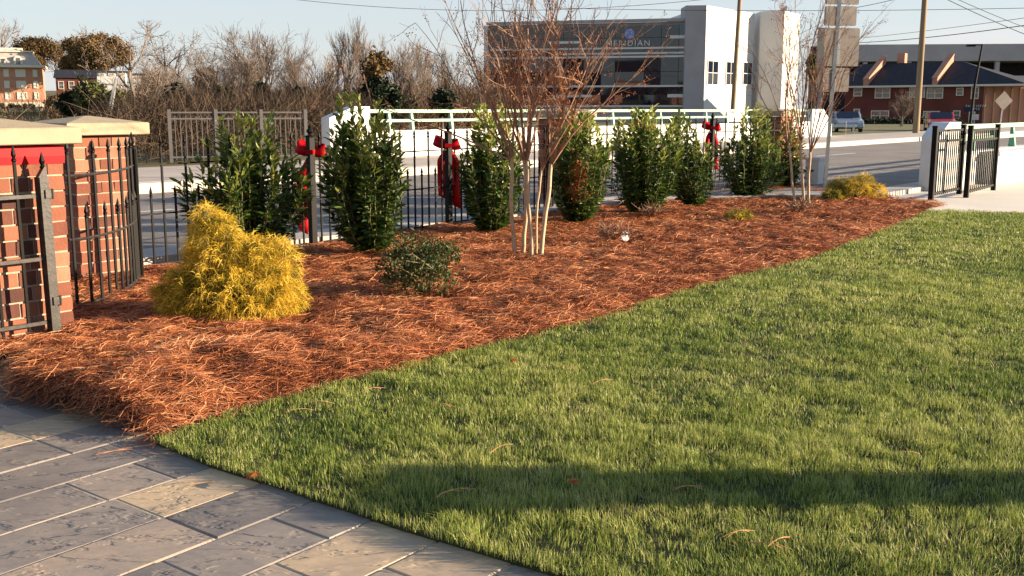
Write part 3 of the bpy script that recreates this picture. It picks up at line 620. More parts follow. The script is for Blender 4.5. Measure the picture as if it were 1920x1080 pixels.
# crape myrtles
def myrtle(x0, y0, label, trunks, seed, hs=1.0, nshoot=7, leafp=.25, fanlen=1.5, parts=True):
    g_ = np.random.default_rng(seed); zb = hz(x0, y0)
    t = empty('crape_myrtle', (x0, y0, zb), 0, label, 'tree'); seeds = []; lv = []; tw = [[], [], [], []]
    def limb(p, d, L, r, K, wob, trop):
        pts = [p]; d = d/np.linalg.norm(d)
        for i in range(K):
            d = d+g_.normal(0, wob, 3)+np.array([0, 0, trop]); d /= np.linalg.norm(d); pts.append(pts[-1]+d*L/K)
        return np.array(pts), d
    for (bx, by, hx, hy, hh, r, fan) in trunks:
        b = np.array([bx, by, -.03]); top = np.array([hx, hy, hh])
        tt = np.linspace(0, 1, 9)[:, None]; C = b*(1-tt)+top*tt+np.stack([np.sin(tt[:, 0]*5+bx*30)*.012, np.sin(tt[:, 0]*4)*.01, 0*tt[:, 0]], 1)+g_.normal(0, .003, (9, 3))
        MB().path(C, np.linspace(r, r*.8, 9), 8).obj('trunk', M['twig'], t, smooth=True)
        for k in range(nshoot):
            a = fan[0]+(fan[1]-fan[0])*(k+.5)/nshoot+g_.normal(0, .08); dep = g_.normal(0, .28); d = np.array([math.sin(a), dep, math.cos(a)])
            a *= .64 if k else 1.0; d = np.array([math.sin(a), dep, math.cos(a)]); L = fanlen*g_.uniform(.7, 1.15); pts, dd = limb(C[-1]-[0, 0, g_.uniform(0, .05)], d, L, r, 10, .07, .015)
            rr = np.linspace(r*.55, .0022, 11); tw[0] += list(pts[:-1]); tw[1] += list(pts[1:]); tw[2] += list(rr[:-1]); tw[3] += list(rr[1:])
            for j in range(9):
                q = g_.uniform(.16, 1); i = min(9, int(q*10)); p = pts[i]*(1-(q*10-i))+pts[min(10, i+1)]*(q*10-i); dl = pts[i+1]-pts[i]; dl /= np.linalg.norm(dl)
                d2 = dl+g_.normal(0, .55, 3)+[0, 0, .1]; L2 = g_.uniform(.18, .55)*fanlen/1.5; s2, d_ = limb(p, d2, L2, .004, 5, .13, .04)
                rr = np.linspace(.0034, .0015, 6); tw[0] += list(s2[:-1]); tw[1] += list(s2[1:]); tw[2] += list(rr[:-1]); tw[3] += list(rr[1:])
                for j2 in range(3):
                    i = g_.integers(1, 5); d3 = (s2[i+1 if i < 5 else 5]-s2[i-1])+g_.normal(0, .08, 3); s3, _ = limb(s2[i], d3, g_.uniform(.07, .2), .002, 3, .15, .05)
                    tw[0] += list(s3[:-1]); tw[1] += list(s3[1:]); tw[2] += [.0016]*3; tw[3] += [.0011]*3
                    if g_.random() < .26: seeds += [s3[-1]+g_.normal(0, .018, 3) for _ in range(7)]
                    if g_.random() < leafp and p[2] < 1.7: lv += [s3[g_.integers(1, 4)]+g_.normal(0, .012, 3) for _ in range(3)]
    MB().tubes(tw[0], tw[1], tw[2], tw[3], 3).obj('branches', M['twigs'], t)
    sm = MB()
    for s in seeds: sm.lathe([(.001, -.005), (.0048, -.002), (.0048, .002), (.001, .006)], s, 5)
    sm.obj('seed_heads', M['seed'], t)
    lv = np.array(lv); N = len(lv)
    MB().leaves(lv, g_.normal(0, 1, (N, 3))+[0, 0, -.4], g_.normal(0, 1, (N, 3)), g_.uniform(.02, .035, N), .013, g_.random(N), fold=.5).obj('dry_leaves', M['dryleaf'], t)
    return t
x0, y0, _ = G(990, 476, .08); k = (y0*.9856+.2)/FPX
def tr(ub, vb, ut, vt, r, fan, dy=0): return ((ub-990)*k, (476-vb)*k*1.2+dy, (ut-990)*k, dy*.5, ZZ(vt, y0)-hz(x0, y0), r, fan)
myrtle(x0, y0, 'tall multi-stemmed bare crape myrtle with pale trunks in the middle of the bed',
       [tr(965, 466, 958, 292, .021, (-1.25, .1)), tr(983, 466, 984, 300, .020, (-.75, .3)), tr(995, 480, 990, 300, .022, (-.45, .5)), tr(1004, 482, 1013, 314, .013, (-.1, .6), .1), tr(1016, 478, 1030, 306, .023, (-.2, .95))], 31, nshoot=7, fanlen=1.75, leafp=.5)
x0, y0, _ = G(1505, 384, .06); k = (y0*.9856+.2)/FPX
def tr2(ub, ut, vt, r, fan, dy=0): return ((ub-1505)*k, dy, (ut-1505)*k, dy*1.5, ZZ(vt, y0)-hz(x0, y0), r, fan)
myrtle(x0, y0, 'young slender crape myrtle left of the sign post', [tr2(1493, 1472, 268, .020, (-.7, .2)), tr2(1505, 1496, 262, .018, (-.3, .3)), tr2(1510, 1500, 240, .016, (-.25, .35), .1), tr2(1518, 1512, 285, .022, (-.2, .8))], 32, nshoot=6, fanlen=2.0, leafp=.12)
# plant tag, leaf
P = G(1172, 452, .06); t = empty('plant_tag', (P[0], P[1], hz(P[0], P[1])), .2, 'crumpled pale grey plastic plant tag on a stake in the pine straw', 'plant tag')
MB().box((0, 0, .04), (.008, .004, .12)).obj('stake', M['plastic'], t)
cs = MB(); cs.prism([(-.045, .05), (.02, .03), (.05, .06), (.045, .13), (.01, .15), (-.03, .13), (-.05, .1)], 'y', -.003, .003); o = cs.obj('card', M['plastic'], t); o.rotation_euler = (-.3, .1, .2)
def leaf_thing(u, v, label, s=.05, z=.012, sd=1):
    g_ = np.random.default_rng(sd); P = G(u, v, z); m = MB(); a = g_.uniform(0, 6)
    for dx in (-.9, -.45, 0, .45, .9):
        m.leaves(np.array([[0, 0, 0.]]), np.array([[math.cos(a+dx), math.sin(a+dx), .25+.2*g_.random()]]), np.array([[.1, 0, 1.]]), s*(1-.25*abs(dx)), s*.38, .5, fold=.45, curl=.35)
    o = m.obj('fallen_leaf', M['dryleaf']); o.location = P; tag(o, label, 'leaf', 'fallen leaves')
leaf_thing(484, 893, 'curled reddish brown dead leaf on the path at the lawn edge', .055, .02)
leaf_thing(1068, 905, 'dry brown leaf lying in the shadow band on the grass', .045, .04, 3)
leaf_thing(958, 676, 'pale brown dead leaf on the grass near the mulch edge', .05, .04, 4)
# needles strayed onto the lawn
st = MB(); g_ = np.random.default_rng(5)
for (u, v) in [(840, 925), (1290, 915), (1460, 1015), (1440, 1022), (830, 760), (1060, 690), (1130, 715), (940, 840), (860, 920), (1385, 1000), (1700, 850), (215, 845), (250, 838), (300, 850), (330, 842), (140, 812), (380, 905), (600, 755), (560, 770), (700, 730)]:
    pt_ = (u, v) in [(215, 845), (250, 838), (300, 850), (330, 842), (140, 812), (380, 905)]; P = np.array(G(u, v, -.012 if pt_ else .034)); a = g_.uniform(-.5, .9); n = g_.integers(2, 4)
    for _ in range(n):
        a2 = a+g_.normal(0, .12); L = g_.uniform(.08, .16); tt = np.linspace(-.5, .5, 5)[:, None]
        st.path(P+np.hstack([np.cos(a2)*tt*L, np.sin(a2)*tt*L, (.0 if pt_ else .01)-(.01 if pt_ else .05)*tt**2]), .0008, 3, .85)
tag(st.obj('stray_needles', M['straw']), 'stray pine needles scattered on the lawn', 'needles', kind='stuff')
# ================================================================ RED BOWS
def bow(x, y, label, scale=1.0, seed=0, tails=((-.045, .58, -.1), (.05, .66, .12))):
    rr = random.Random(seed); t = empty('red_bow', (x, y, 0), TH-.5, label, 'bow', 'red bows tied to the fence posts'); t.rotation_euler = (0, 0, rr.uniform(-.15, .15))
    zc = 1.02; yb = .075
    for sgn in (-1, 1):
        m = MB(); K = 22; pts = []
        for k in range(K):
            a = 2*math.pi*k/(K-1); r_ = .5*(1-math.cos(a)); px = sgn*(.012+.155*r_*(1.0 if sgn < 0 else .85)); pz = zc+.022*math.sin(a)+.06*r_*(1.1 if sgn < 0 else .3); pts.append((px, yb+.05*math.sin(a), pz))
        pts = np.array(pts); nrm = np.array([-.3*sgn, .25, .9]); nrm /= np.linalg.norm(nrm)
        wv = .115*(.35+.65*np.sin(np.linspace(0, math.pi, K))**.7)
        V = np.concatenate([pts-nrm*wv[:, None]/2, pts+nrm*wv[:, None]/2]); i = np.arange(K-1)
        m.add(V, np.stack([i, i+1, i+1+K, i+K], 1)); o = m.obj('loop', M['ribbon'], t, smooth=True)
        md = o.modifiers.new('s', 'SOLIDIFY'); md.thickness = .002
    k_ = MB(); k_.lathe([(.004, -.04), (.03, -.03), (.024, 0), (.03, .03), (.004, .04)], (0, yb, zc), 10); k_.obj('knot', M['ribbon'], t, smooth=True)
    b_ = MB(); b_.box((0, .0, zc), (.085, .10, .045)); b_.obj('band', M['ribbon'], t)
    for (tx, L, sw) in tails:
        m = MB(); K = 16; tt = np.linspace(0, 1, K); px = tx*np.minimum(tt*4, 1)+.03*sw*np.sin(tt*7)+sw*.25*tt; pz = zc-.01-L*tt; py = yb+.03*np.sin(tt*9+tx*40); wv = .05+.055*np.minimum(tt*3, 1)
        fold = .3*np.sin(tt*6+tx*20)
        V = np.concatenate([np.stack([px-wv/2*np.cos(fold), py-wv/2*np.sin(fold), pz], 1), np.stack([px+wv/2*np.cos(fold), py+wv/2*np.sin(fold), pz-(.05*(tt > .99))], 1)]); i = np.arange(K-1)
        m.add(V, np.stack([i, i+1, i+1+K, i+K], 1)); o = m.obj('tail', M['ribbon'], t, smooth=True); md = o.modifiers.new('s', 'SOLIDIFY'); md.thickness = .002
    return t
bow(f1[0], f1[1], 'large red bow on the fence post between the first two laurels', tails=((-.125, .80, .02),  (-.07, .55, .06)), seed=1)
bow(f2[0], f2[1], 'large red bow on the open fence post left of the bare myrtle', seed=2, tails=((-.085, .60, .05), (.09, .72, .05)))
bow(b4[0], b4[1], 'small red bow peeking over the broad bushy laurel', seed=3).location.z = .14
bow(b5[0], b5[1], 'distant red bow on the post right of the narrow laurel', seed=4).location.z = .12
# landscape light behind curved gate skipped; ================================================================ SIGN POST
P = G(1546, 356, .03); t = empty('sign_post', P, 0, 'tall galvanised sign post carrying four bare sign backs', 'sign post')
kk = (P[1]*.9856+.2)/FPX
MB().box((0, 0, 2.0), (.06, .03, 4.0)).obj('post', M['steel'], t).rotation_euler = (0, R(1.6), 0)
def sback(u0, v0, u1, v1, yoff=-.0, r_=.03):
    z0, z1 = ZZ(v1, P[1])-P[2], ZZ(v0, P[1])-P[2]; x0_, x1_ = (u0-1546)*kk*1.0, (u1-1546)*kk*1.0; r = r_
    pts = []
    for cx, cz, a0 in ((x1_-r, z1-r, 0), (x0_+r, z1-r, 90), (x0_+r, z0+r, 180), (x1_-r, z0+r, 270)):
        for j in range(4): a = R(a0+j*30); pts.append((cx+r*math.cos(a), cz+r*math.sin(a)))
    o = MB().prism(pts, 'y', .03, .034).obj('sign_panel', M['signback'], t); o.rotation_euler = (0, 0, R(7))
    o2 = MB().box(((x0_+x1_)/2, .026, z1-(z1-z0)*.5), ((x1_-x0_)*.0+.07, .006, (z1-z0)*.9)).obj('bracket', M['steel'], t); o2.rotation_euler = (0, 0, R(7))
sback(1531, -45, 1595, 8); sback(1530, 11, 1592, 48); sback(1519, 52, 1600, 124); sback(1525, 127, 1584, 172)
# ================================================================ BACKGROUND BUILDINGS
def text_mesh(s, size, name):
    c = bpy.data.curves.new(name, 'FONT'); c.body = s; c.size = size; c.extrude = size*.06; c.align_x = 'CENTER'; c.space_character = 1.25
    o = bpy.data.objects.new(name, c); SC.collection.objects.link(o); dg = bpy.context.evaluated_depsgraph_get(); me = bpy.data.meshes.new_from_object(o.evaluated_get(dg)); bpy.data.objects.remove(o); bpy.data.curves.remove(c); return me
def window(t, x0, x1, z0, z1, y=0.0, frame='cream', pane='window', mull=1, depth=.08, fw=.09, name='window'):
    f = MB(); w_, h_ = x1-x0, z1-z0; cx, cz = (x0+x1)/2, (z0+z1)/2
    f.box((x0+fw/2, y-depth/2, cz), (fw, depth, h_)); f.box((x1-fw/2, y-depth/2, cz), (fw, depth, h_)); f.box((cx, y-depth/2, z1-fw/2), (w_-2*fw, depth, fw)); f.box((cx, y-depth/2-.02, z0+fw/2), (w_-2*fw, depth+.04, fw)); f.box((cx, y-depth/2, cz), (w_-2*fw, depth*.8, fw*.6))
    for k in range(1, mull): f.box((x0+w_*k/mull, y-depth/2, cz), (fw*.8, depth*.7, h_-2*fw))
    o = f.obj(name, M[frame], t); p = MB().box((cx, y-.012, cz), (w_-2*fw, .02, h_-2*fw)).obj('pane', M[pane], o)
    return o
# ---- glass and white office building
yB = 130.0; zt = ZZ(40, yB); XB = W(1285, 40, yB)[0]; yA = 136.2; XA = W(916, 47, yA)[0]
rzf = math.atan2(yB-yA, XB-XA); Lf = math.hypot(XB-XA, yB-yA)
t = empty('office_building', (XA, yA, 0), rzf, 'white office building with a dark mirror glass front and the sign MERIDIAN', 'building')
pxm = lambda u: (u-916)/(1285-916)*Lf
kz = lambda v: ZZ(v, 132.5)
MB().box((Lf/2, 9, zt/2-.5), (Lf, 17.6, zt+1.0)).obj('core_wall', M['greypanel'], t)
MB().box((Lf/2, -.05, zt+.2), (Lf+.4, .6, .35)).obj('parapet_trim', M['greypanel'], t)
MB().box((-.25, 0, zt/2-.2), (.5, .9, zt+.3)).obj('edge_column', M['panel'], t)
cols = [918, 948, 985, 1030, 1062, 1100, 1133, 1159, 1213, 1243, 1275, 1301]; rows = [197, 178, 163, 135, 108, 92, 72, 49]
for i in range(len(cols)-1):
    for j in range(len(rows)-1):
        x0_, x1_ = pxm(cols[i]), pxm(cols[i+1]); z0_, z1_ = kz(rows[j]), kz(rows[j+1])
        o = MB().box((0, 0, 0), (x1_-x0_-.05, .04, z1_-z0_-.05)).obj('window', M['glassblue'] if (i == 10 and j > 3) else M['glass'], t); o.location = ((x0_+x1_)/2, -.28, (z0_+z1_)/2)
        o.rotation_euler = (R(random.uniform(-1.2, 1.5)), 0, R(random.uniform(-4, 4)))
def bar(u0, u1, v, h=.22): MB().box(((pxm(u0)+pxm(u1))/2, -.42, kz(v)), (pxm(u1)-pxm(u0), .16, h)).obj('facade_bar', M['panel'], t)
for b in ((916, 1303, 91.5), (1040, 1303, 101), (916, 1303, 107.5), (916, 1300, 162), (916, 1300, 199)): bar(*b)
for b in ((1259, 1304, 72, .38), (1035, 1095, 79, .3), (1257, 1301, 180, .4), (1045, 1117, 180, .3)): bar(*b)
me = text_mesh('MERIDIAN', .98, 'sign_letters'); me.materials.append(M['whitepaint']); o = inst('sign_letters', me, t, (pxm(1183), -.52, kz(87.5))); o.rotation_euler = (R(90), 0, 0); o.scale = (1.02, 1, 1)
lg = MB(); rl = .62; lg.prism([(rl*math.cos(a*.2618), rl*math.sin(a*.2618)) for a in range(24)], 'y', -.06, 0)
M['logo'] = mat('logo_blue', [(.22, .30, .62)], .4); o = lg.obj('logo_disc', M['logo'], t); o.location = (pxm(1185.5), -.48, kz(65)); sw = MB()
for q in range(3):
    a0 = R(20+q*120); pts = [(rl*.35*math.cos(a0), 0, rl*.35*math.sin(a0)), (rl*.75*math.cos(a0+.5), 0, rl*.75*math.sin(a0+.5)), (rl*.95*math.cos(a0+1.1), 0, rl*.95*math.sin(a0+1.1))]; sw.path(pts, .05, 6)
o2 = sw.obj('logo_swoosh', M['cream'], t); o2.location = (pxm(1185.5), -.56, kz(65))
# slab + white wing
zs = ZZ(10, 128.8); Xs0 = W(1287, 10, 128.8)[0]; Xs1 = W(1325, 10, 128.6)[0]; Xw = W(1414, 20, 140)[0]; zw = zs
MBs = MB(); q0 = (Xs0, 128.9); q1 = (Xs1, 128.6); q2 = (Xw, 139.5); q3 = (Xs0-4, 150)
loc = lambda p: tuple((Matrix.Rotation(-rzf, 2) @ Vector((p[0]-XA, p[1]-yA))))
MB().prism([loc(q) for q in (q0, q1, (q1[0], q1[1]+4), (q0[0], q0[1]+4))], 'z', -1, zs).obj('slab_wall', M['greypanel'], t)  # white building's shaded face, its shade put into the grey panel colour
MB().prism([loc(q) for q in ((q1[0]+.02, q1[1]+.05), q2, (q2[0]-8, q2[1]+10), (q0[0]+.5, 148))], 'z', -1, zs-.02).obj('wing_wall', M['panel'], t)
wing = empty('wing_windows', (0, 0, 0)); bpy.data.objects.remove(wing)
wd_ = math.atan2(q2[1]-q1[1], q2[0]-q1[0]); wl = math.hypot(q2[0]-q1[0], q2[1]-q1[1])
for (ua, ub, va, vb) in ((1329, 1348, 113, 160), (1362, 1380, 115, 160), (1394, 1412, 116, 160)):
    f0, f1_ = (ua-1325)/(1414-1325), (ub-1325)/(1414-1325); f0 = f0*.92/(1-.08*f0) if 0 else f0
    ym = q1[1]+(q2[1]-q1[1])*(f0+f1_)/2; L0 = wl*f0; L1 = wl*f1_
    o = window(t, L0, L1, ZZ(vb, ym), ZZ(va, ym), 0, 'panel', 'glass', 2, .1, .12)
    p = loc(q1); o.location = (p[0], p[1], 0); o.rotation_euler = (0, 0, wd_-rzf)
    for ch in o.children: ch.location = (0, -.04, 0)
# tower prism
yt = 138; def_t = [(W(1411, 100, yt+5)[0], yt+5), (W(1424, 100, yt+1)[0], yt+1), (W(1468, 100, yt)[0], yt), (W(1497, 100, yt+5.5)[0], yt+5.5), (W(1497, 100, yt+5.5)[0]-4, yt+12), (W(1411, 100, yt+5)[0]+1, yt+12)]
zt2 = ZZ(20, yt); MB().prism([loc(q) for q in def_t], 'z', -1, zt2-.0).obj('stair_tower', M['panel'], t)
# solar/white tip
MB().prism([(0, 0), (1.6, 0), (1.6, 1.0)], 'y', 0, .4).obj('roof_fin', M['greypanel'], t).location = (*loc((W(1452, 20, yt+4)[0], yt+4)), zt2)
# low brown band and dark green screen by the tower
# ---- brick apartment block, right
ya = 125.0; rz = R(-38); X0 = W(1583, 200, ya)[0]
t = empty('apartment_house', (X0, ya, -.1), rz, 'two-storey dark red brick apartment block with a black shingle roof', 'building')
ax = lambda u: ((u-960)/FPX*(ya*.9856+.2)-X0)/(math.cos(rz)-math.sin(rz)*(u-960)/FPX); az = lambda v: ZZ(v, ya)+.1
Lr = ax(1842); eave = az(163); ridge = az(119)
MB().box((Lr/2, 5.5, eave/2), (Lr, 11, eave)).obj('wall', M['redbrick'], t)
# roof slope
rf = MB(); rf.prism([(-.5, eave-.05), (-.5, eave+.12), (5.2, ridge+.1), (11.4, eave+.12), (11.4, eave-.05)], 'x', -.4, ax(1800)-1.5)
rf.obj('roof', M['slate'], t)
hp = MB(); xa, xb = ax(1800)-1.5, ax(1842)+4.2
hp.add([(xa, -.5, eave+.12), (xb, -.5, eave+.12), (xb, 11.4, eave+.12), (xa, 11.4, eave+.12), (xa, 5.2, ridge+.1)], [(0, 1, 4), (1, 2, 4), (2, 3, 4)]); hp.add([(xa, -.5, eave+.1), (xb, -.5, eave+.1), (xb, 11.4, eave+.1), (xa, 11.4, eave+.1)], [(3, 2, 1, 0)]); hp.obj('hip_roof', M['slate'], t)
MB().box((xb/2-.2, -.56, eave-.02), (xb+.4, .12, .22)).obj('gutter_board', M['cream'], t)
for (ub, vb, ut, vt) in ((1592, 150, 1626, 114), (1725, 152, 1755, 113)):   # raised brick gable edges
    x0_, x1_ = ax(ub), ax(ut); m = MB(); m.prism([(-.55, eave+.1), (-.55, eave+.75), (5.2, ridge+.85), (5.2, ridge+.1)], 'x', 0, .55); o = m.obj('gable_parapet', M['farbrick'], t); o.location = (ax(ut)-.5, 0, 0)
    cpm = MB(); cpm.prism([(-.6, eave+.76), (-.6, eave+.92), (5.2, ridge+1.02), (5.2, ridge+.86)], 'x', -.05, .6); o = cpm.obj('gable_coping', M['farbrick'], t); o.location = (ax(ut)-.5, 0, 0)
MB().box((ax(1653), 6, ridge+.5), (.9, .9, 1.5)).obj('chimney', M['farbrick'], t)
for (u0, u1, v0, v1, mu) in ((1598, 1614, 165, 181, 1), (1638, 1667, 165, 185, 2), (1702, 1732, 165, 184, 2), (1735, 1766, 166, 186, 2), (1790, 1804, 167, 181, 1), (1818, 1833, 166, 187, 1),
                             (1563+20, 1597-0, 205, 221, 1), (1633, 1667, 207, 226, 2), (1731, 1762, 208, 224, 2), (1787, 1801, 207, 223, 1), (1817, 1829, 209, 230, 1), (1600, 1612, 204, 220, 1)):
    if u0 == 1583: continue
    window(t, ax(u0), ax(u1), az(v1), az(v0), -.002, 'cream', 'window', mu, .1, .1)
ww = empty('x'); bpy.data.objects.remove(ww)
MB().prism([(Lr, .02), (Lr+5.5, 5.0), (Lr+5.5, 9), (Lr-.2, 9)], 'z', 0, eave-.1).obj('side_wing', M['farbrick'], t)
sl_ = MB()
for k in range(8): f_ = k/7; sl_.box((Lr+.2+5*f_, .0+4.8*f_-.02, eave/2-.1), (.10, .12, eave-.3), R(42))
sl_.obj('timber_slats', M['wood'], t)
# wall sign
bd = MB().box(((ax(1838)+ax(1865))/2-1.6, -.03, az(203)), (1.7, .05, .75)).obj('sign_board', mat('sign_board_navy', [(.02, .02, .06)], .6), t)
for s_, v, sz in (('PARKVIEW', 201, .36), ('APTS', 206.5, .36)):
    me = text_mesh(s_, sz, 'sign_letters'); me.materials.append(M['cream']); o = inst('sign_letters', me, t, (ax(1852)-1.3, -.09, az(v))); o.rotation_euler = (R(90), 0, 0)
MB().box((ax(1849)-1.2, -.05, az(218.5)), (1.0, .05, .62)).obj('notice_board', M['panel'], t)
# ---- long grey parking structure
yp = 185.0; px_ = lambda u: (u-960)/FPX*(yp*.9856+.2)
t = empty('parking_garage', (px_(1530), yp, 0), R(-5), 'long grey concrete parking garage behind the red brick apartments', 'building')
L = 75; o = MB(); z1, z0 = ZZ(84, yp), ZZ(115, yp)
o.box((L/2, .2, (z0+z1)/2), (L, .5, z1-z0)); o.obj('top_band', M['greypanel'], t)
MB().box((L/2, 8, z0-4), (L, .4, 14)).obj('back_wall', M['slate'], t); MB().box((L/2, 4, z0+.1), (L, 8, .3)).obj('deck', M['greypanel'], t)
MB().box((L/2, .2, ZZ(150, yp)), (L, .5, 1.3)).obj('lower_band', M['concrete'], t)
for k in range(11): MB().box((k*7.4+.6, .6, (z0-.1)/2), (.7, .7, z0-.1)).obj('column', M['greypanel'], t)
# ---- brick hotel-like building far left
yh = 300.0; hx = lambda u: (u-960)/FPX*(yh*.9856+.2); kz3 = lambda v: ZZ(v, yh)
t = empty('brick_residence', (hx(-60), yh-10, kz3(201)), R(22), 'four-storey orange brick building with a grey mansard roof at far left', 'building')
bx = lambda u: (u+60)/FPX*(yh*.9856+.2); bz = lambda v: kz3(v)-kz3(201)
MB().box((bx(99)/2, 8, bz(127)/2), (bx(99), 16, bz(127))).obj('wall', M['farbrick'], t)
MB().box((bx(99)/2, -.05, bz(196)), (bx(99)+.2, .3, bz(192)-bz(200))).obj('base_course', M['cream'], t)
MB().box((bx(99)/2+.2, 7.5, bz(125)), (bx(99)+1.6, 17.4, bz(123)-bz(127.5))).obj('cornice', M['cream'], t)
m = MB(); b0, b1 = bz(123), bz(98); xr = bx(98); m.prism([(-.5, b0), (.5, (b0+b1)/2), (1.8, b1), (15, b1), (16, b0)], 'x', 0, xr-3)
m.add([(xr-3, -.5, b0), (xr+.2, -.5, b0), (xr-1.0, .6, (b0+b1)/2), (xr-2.2, 1.8, b1), (xr-3, 1.8, b1)], [(0, 1, 2, 3, 4)]); m.add([(xr+.2, -.5, b0), (xr+.2, 16, b0), (xr-1, 16, (b0+b1)/2), (xr-1, .6, (b0+b1)/2), (xr-2.2, 15, b1), (xr-2.2, 1.8, b1)], [(0, 1, 2, 3), (3, 2, 4, 5)])
m.obj('mansard_roof', M['mansard'], t)
MB().box((bx(84)/2, 8, b1+.15), (bx(84)+.6, 13.8, .35)).obj('roof_trim', M['cream'], t); MB().box(((bx(25)+bx(67))/2, 7, b1+.7), (bx(67)-bx(25), 5, 1.1)).obj('penthouse', M['cream'], t)
for (v0, v1) in ((131, 145), (152, 166), (173, 187)):
    for (u0, u1, mu) in ((-46, -38, 1), (-26, -18, 1), (-5, 4, 1), (16, 25, 1), (34, 43, 1), (54, 71, 2), (83, 91, 1)): window(t, bx(u0), bx(u1), bz(v1), bz(v0), -.01, 'cream', 'panel', mu, .15, .25)
for (u0, u1) in ((-20, -10), (13, 23), (30, 40), (53, 68)):
    x0_, x1_ = bx(u0), bx(u1); r_ = (x1_-x0_)/2; pts = [(x0_, bz(121)), (x1_, bz(121)), (x1_, bz(113))]+[((x0_+x1_)/2+r_*math.cos(R(a)), bz(113)+r_*math.sin(R(a))) for a in range(20, 161, 20)]+[(x0_, bz(113))]
    o = MB().prism(pts, 'y', -.4, 2.0).obj('dormer', M['cream'], t); MB().box(((x0_+x1_)/2, -.42, bz(115.5)), (r_*.9, .06, r_*1.5)).obj('pane', M['window'], o)
# ---- low white and dark houses beyond
def house(u0, u1, v0, vr, v1, y, wall, roof, label, wins=3, name='house'):
    x0_, x1_ = W(u0, v1, y)[0], W(u1, v1, y)[0]; z0, ze, zr = ZZ(v1, y), ZZ(v0, y), ZZ(vr, y); t = empty(name, (x0_, y, z0), R(18), label, 'house'); L = x1_-x0_; h = ze-z0
    MB().box((L/2, 4, h/2-1.5), (L, 8, h+3)).obj('wall', M[wall], t); MB().prism([(-.4, h), (4, h+zr-ze), (8.4, h)], 'x', -.4, L+.4).obj('roof', M[roof], t)
    for k in range(wins): a = L*(k+.5)/wins; window(t, a-.55, a+.55, h*.3, h*.8, -.01, 'cream', 'window', 1, .1, .12)
house(182, 232, 135, 131, 145, 210, 'whitepaint', 'slate', 'low white house beyond the trees, left of the other white one', 3)
house(250, 284, 140, 136, 150, 200, 'whitepaint', 'slate', 'small white house glimpsed through bare branches')
house(106, 178, 146, 129, 176, 220, 'redbrick', 'slate', 'dark brick house with a black roof right of the orange brick building', 4)
house(470, 508, 190, 184, 215, 90, 'farbrick', 'slate', 'small orange brick shed behind the grey railing', 1)
house(584, 610, 172, 165, 215, 80, 'farbrick', 'farbrick', 'narrow brick and cream house end between the bare trees', 1)
MB_ = None
house(868, 912, 182, 170, 215, 110, 'farbrick', 'farbrick', 'orange brick building left of the glass office, behind bare trees', 2)
# ---- buildings behind the photographer (mirrored in the glass front)
for (x, y, wd, h, c, lb) in ((-70, -45, 26, 13, 'farbrick', 'tall brick building behind the viewer mirrored in the office glass'), (-38, -60, 18, 9, 'panel', 'pale building behind the viewer mirrored in the office glass'), (-105, -30, 22, 16, 'redbrick', 'dark red building behind the viewer, leftmost of those mirrored'), (-8, -70, 24, 11, 'redbrick', 'dark red building behind the viewer, rightmost of those mirrored'), (-145, -10, 30, 18, 'panel', 'white block far behind the viewer mirrored in the office glass')):
    t = empty('rear_building', (x, y, 0), R(20), lb, 'building'); MB().box((0, 0, h/2), (wd, 12, h)).obj('wall', M[c], t); MB().box((0, 0, h+.2), (wd+.6, 12.6, .4)).obj('roof', M['slate'], t)
    for j in range(int(h/3.3)):
        for i in range(int(wd/3.5)): window(t, -wd/2+1+i*3.5, -wd/2+2.8+i*3.5, 1+j*3.3, 2.8+j*3.3, -.0, 'cream', 'window', 1, .1, .1).rotation_euler = (0, 0, math.pi); 
    for o in t.children:
        if o.name.startswith('window'): o.location = (0, 6.0, 0)
# ================================================================ POLES, WIRES, SMALL STREET THINGS
def upole(u0, v0, u1, v1, r, y, label, mat_='wood', name='utility_pole', ztop=None):
    A = np.array(W(u0, v0, y)); B = np.array(W(u1, v1, y)); d = B-A; B = A+d*1.25; t = empty(name, A, 0, label, 'utility pole')
    MB().path([np.zeros(3)-[0, 0, .3], (B-A)*.5, B-A], [r, r*.88, r*.75], 10).obj('pole', M[mat_], t, smooth=True)
    MB().box(((B-A)[0], 0, (B-A)[2]-.5), (2.2, .12, .12)).obj('crossarm', M[mat_], t); return t
up1 = upole(1717, 249, 1734, 0, .17, 54, 'tall yellowish wooden utility pole before the red apartments')
up2 = upole(1374, 205, 1387, 0, .22, 95, 'dark brown utility pole in front of the white office wing')
y = 46.0; P = W(1818, 236, y); t = empty('street_lamp', P, 0, 'thin dark street lamp with a flat head left of the diamond sign', 'street lamp'); kk = (y*.9856)/FPX
MB().path([(0, 0, -.3), (.28*0+.1, 0, ZZ(160, y)-P[2]), (.30, 0, ZZ(83, y)-P[2])], [.075, .06, .045], 8).obj('pole', M['iron'], t)
MB().box((.05, 0, ZZ(84, y)-P[2]), (.5, .05, .05)).obj('arm', M['iron'], t); MB().box((-.2, 0, ZZ(84.5, y)-P[2]-.02), (.34, .2, .09)).obj('lamp_head', M['iron'], t)
y = 60.0; P = W(1872, 236, y); t = empty('diamond_sign', P, R(6), 'diamond road sign seen from its bare back by the guard rail', 'road sign'); hz_ = ZZ(189, y)-P[2]
MB().box((.10, .0, hz_*.5), (.07, .05, hz_+1.0)).obj('post', M['steel'], t).rotation_euler = (0, R(3), 0)
s_ = .54; MB().prism([(s_, 0), (0, s_), (-s_, 0), (0, -s_)], 'y', -.05, -.04).obj('sign_plate', M['signback'], t).location = (.18, .0, hz_)
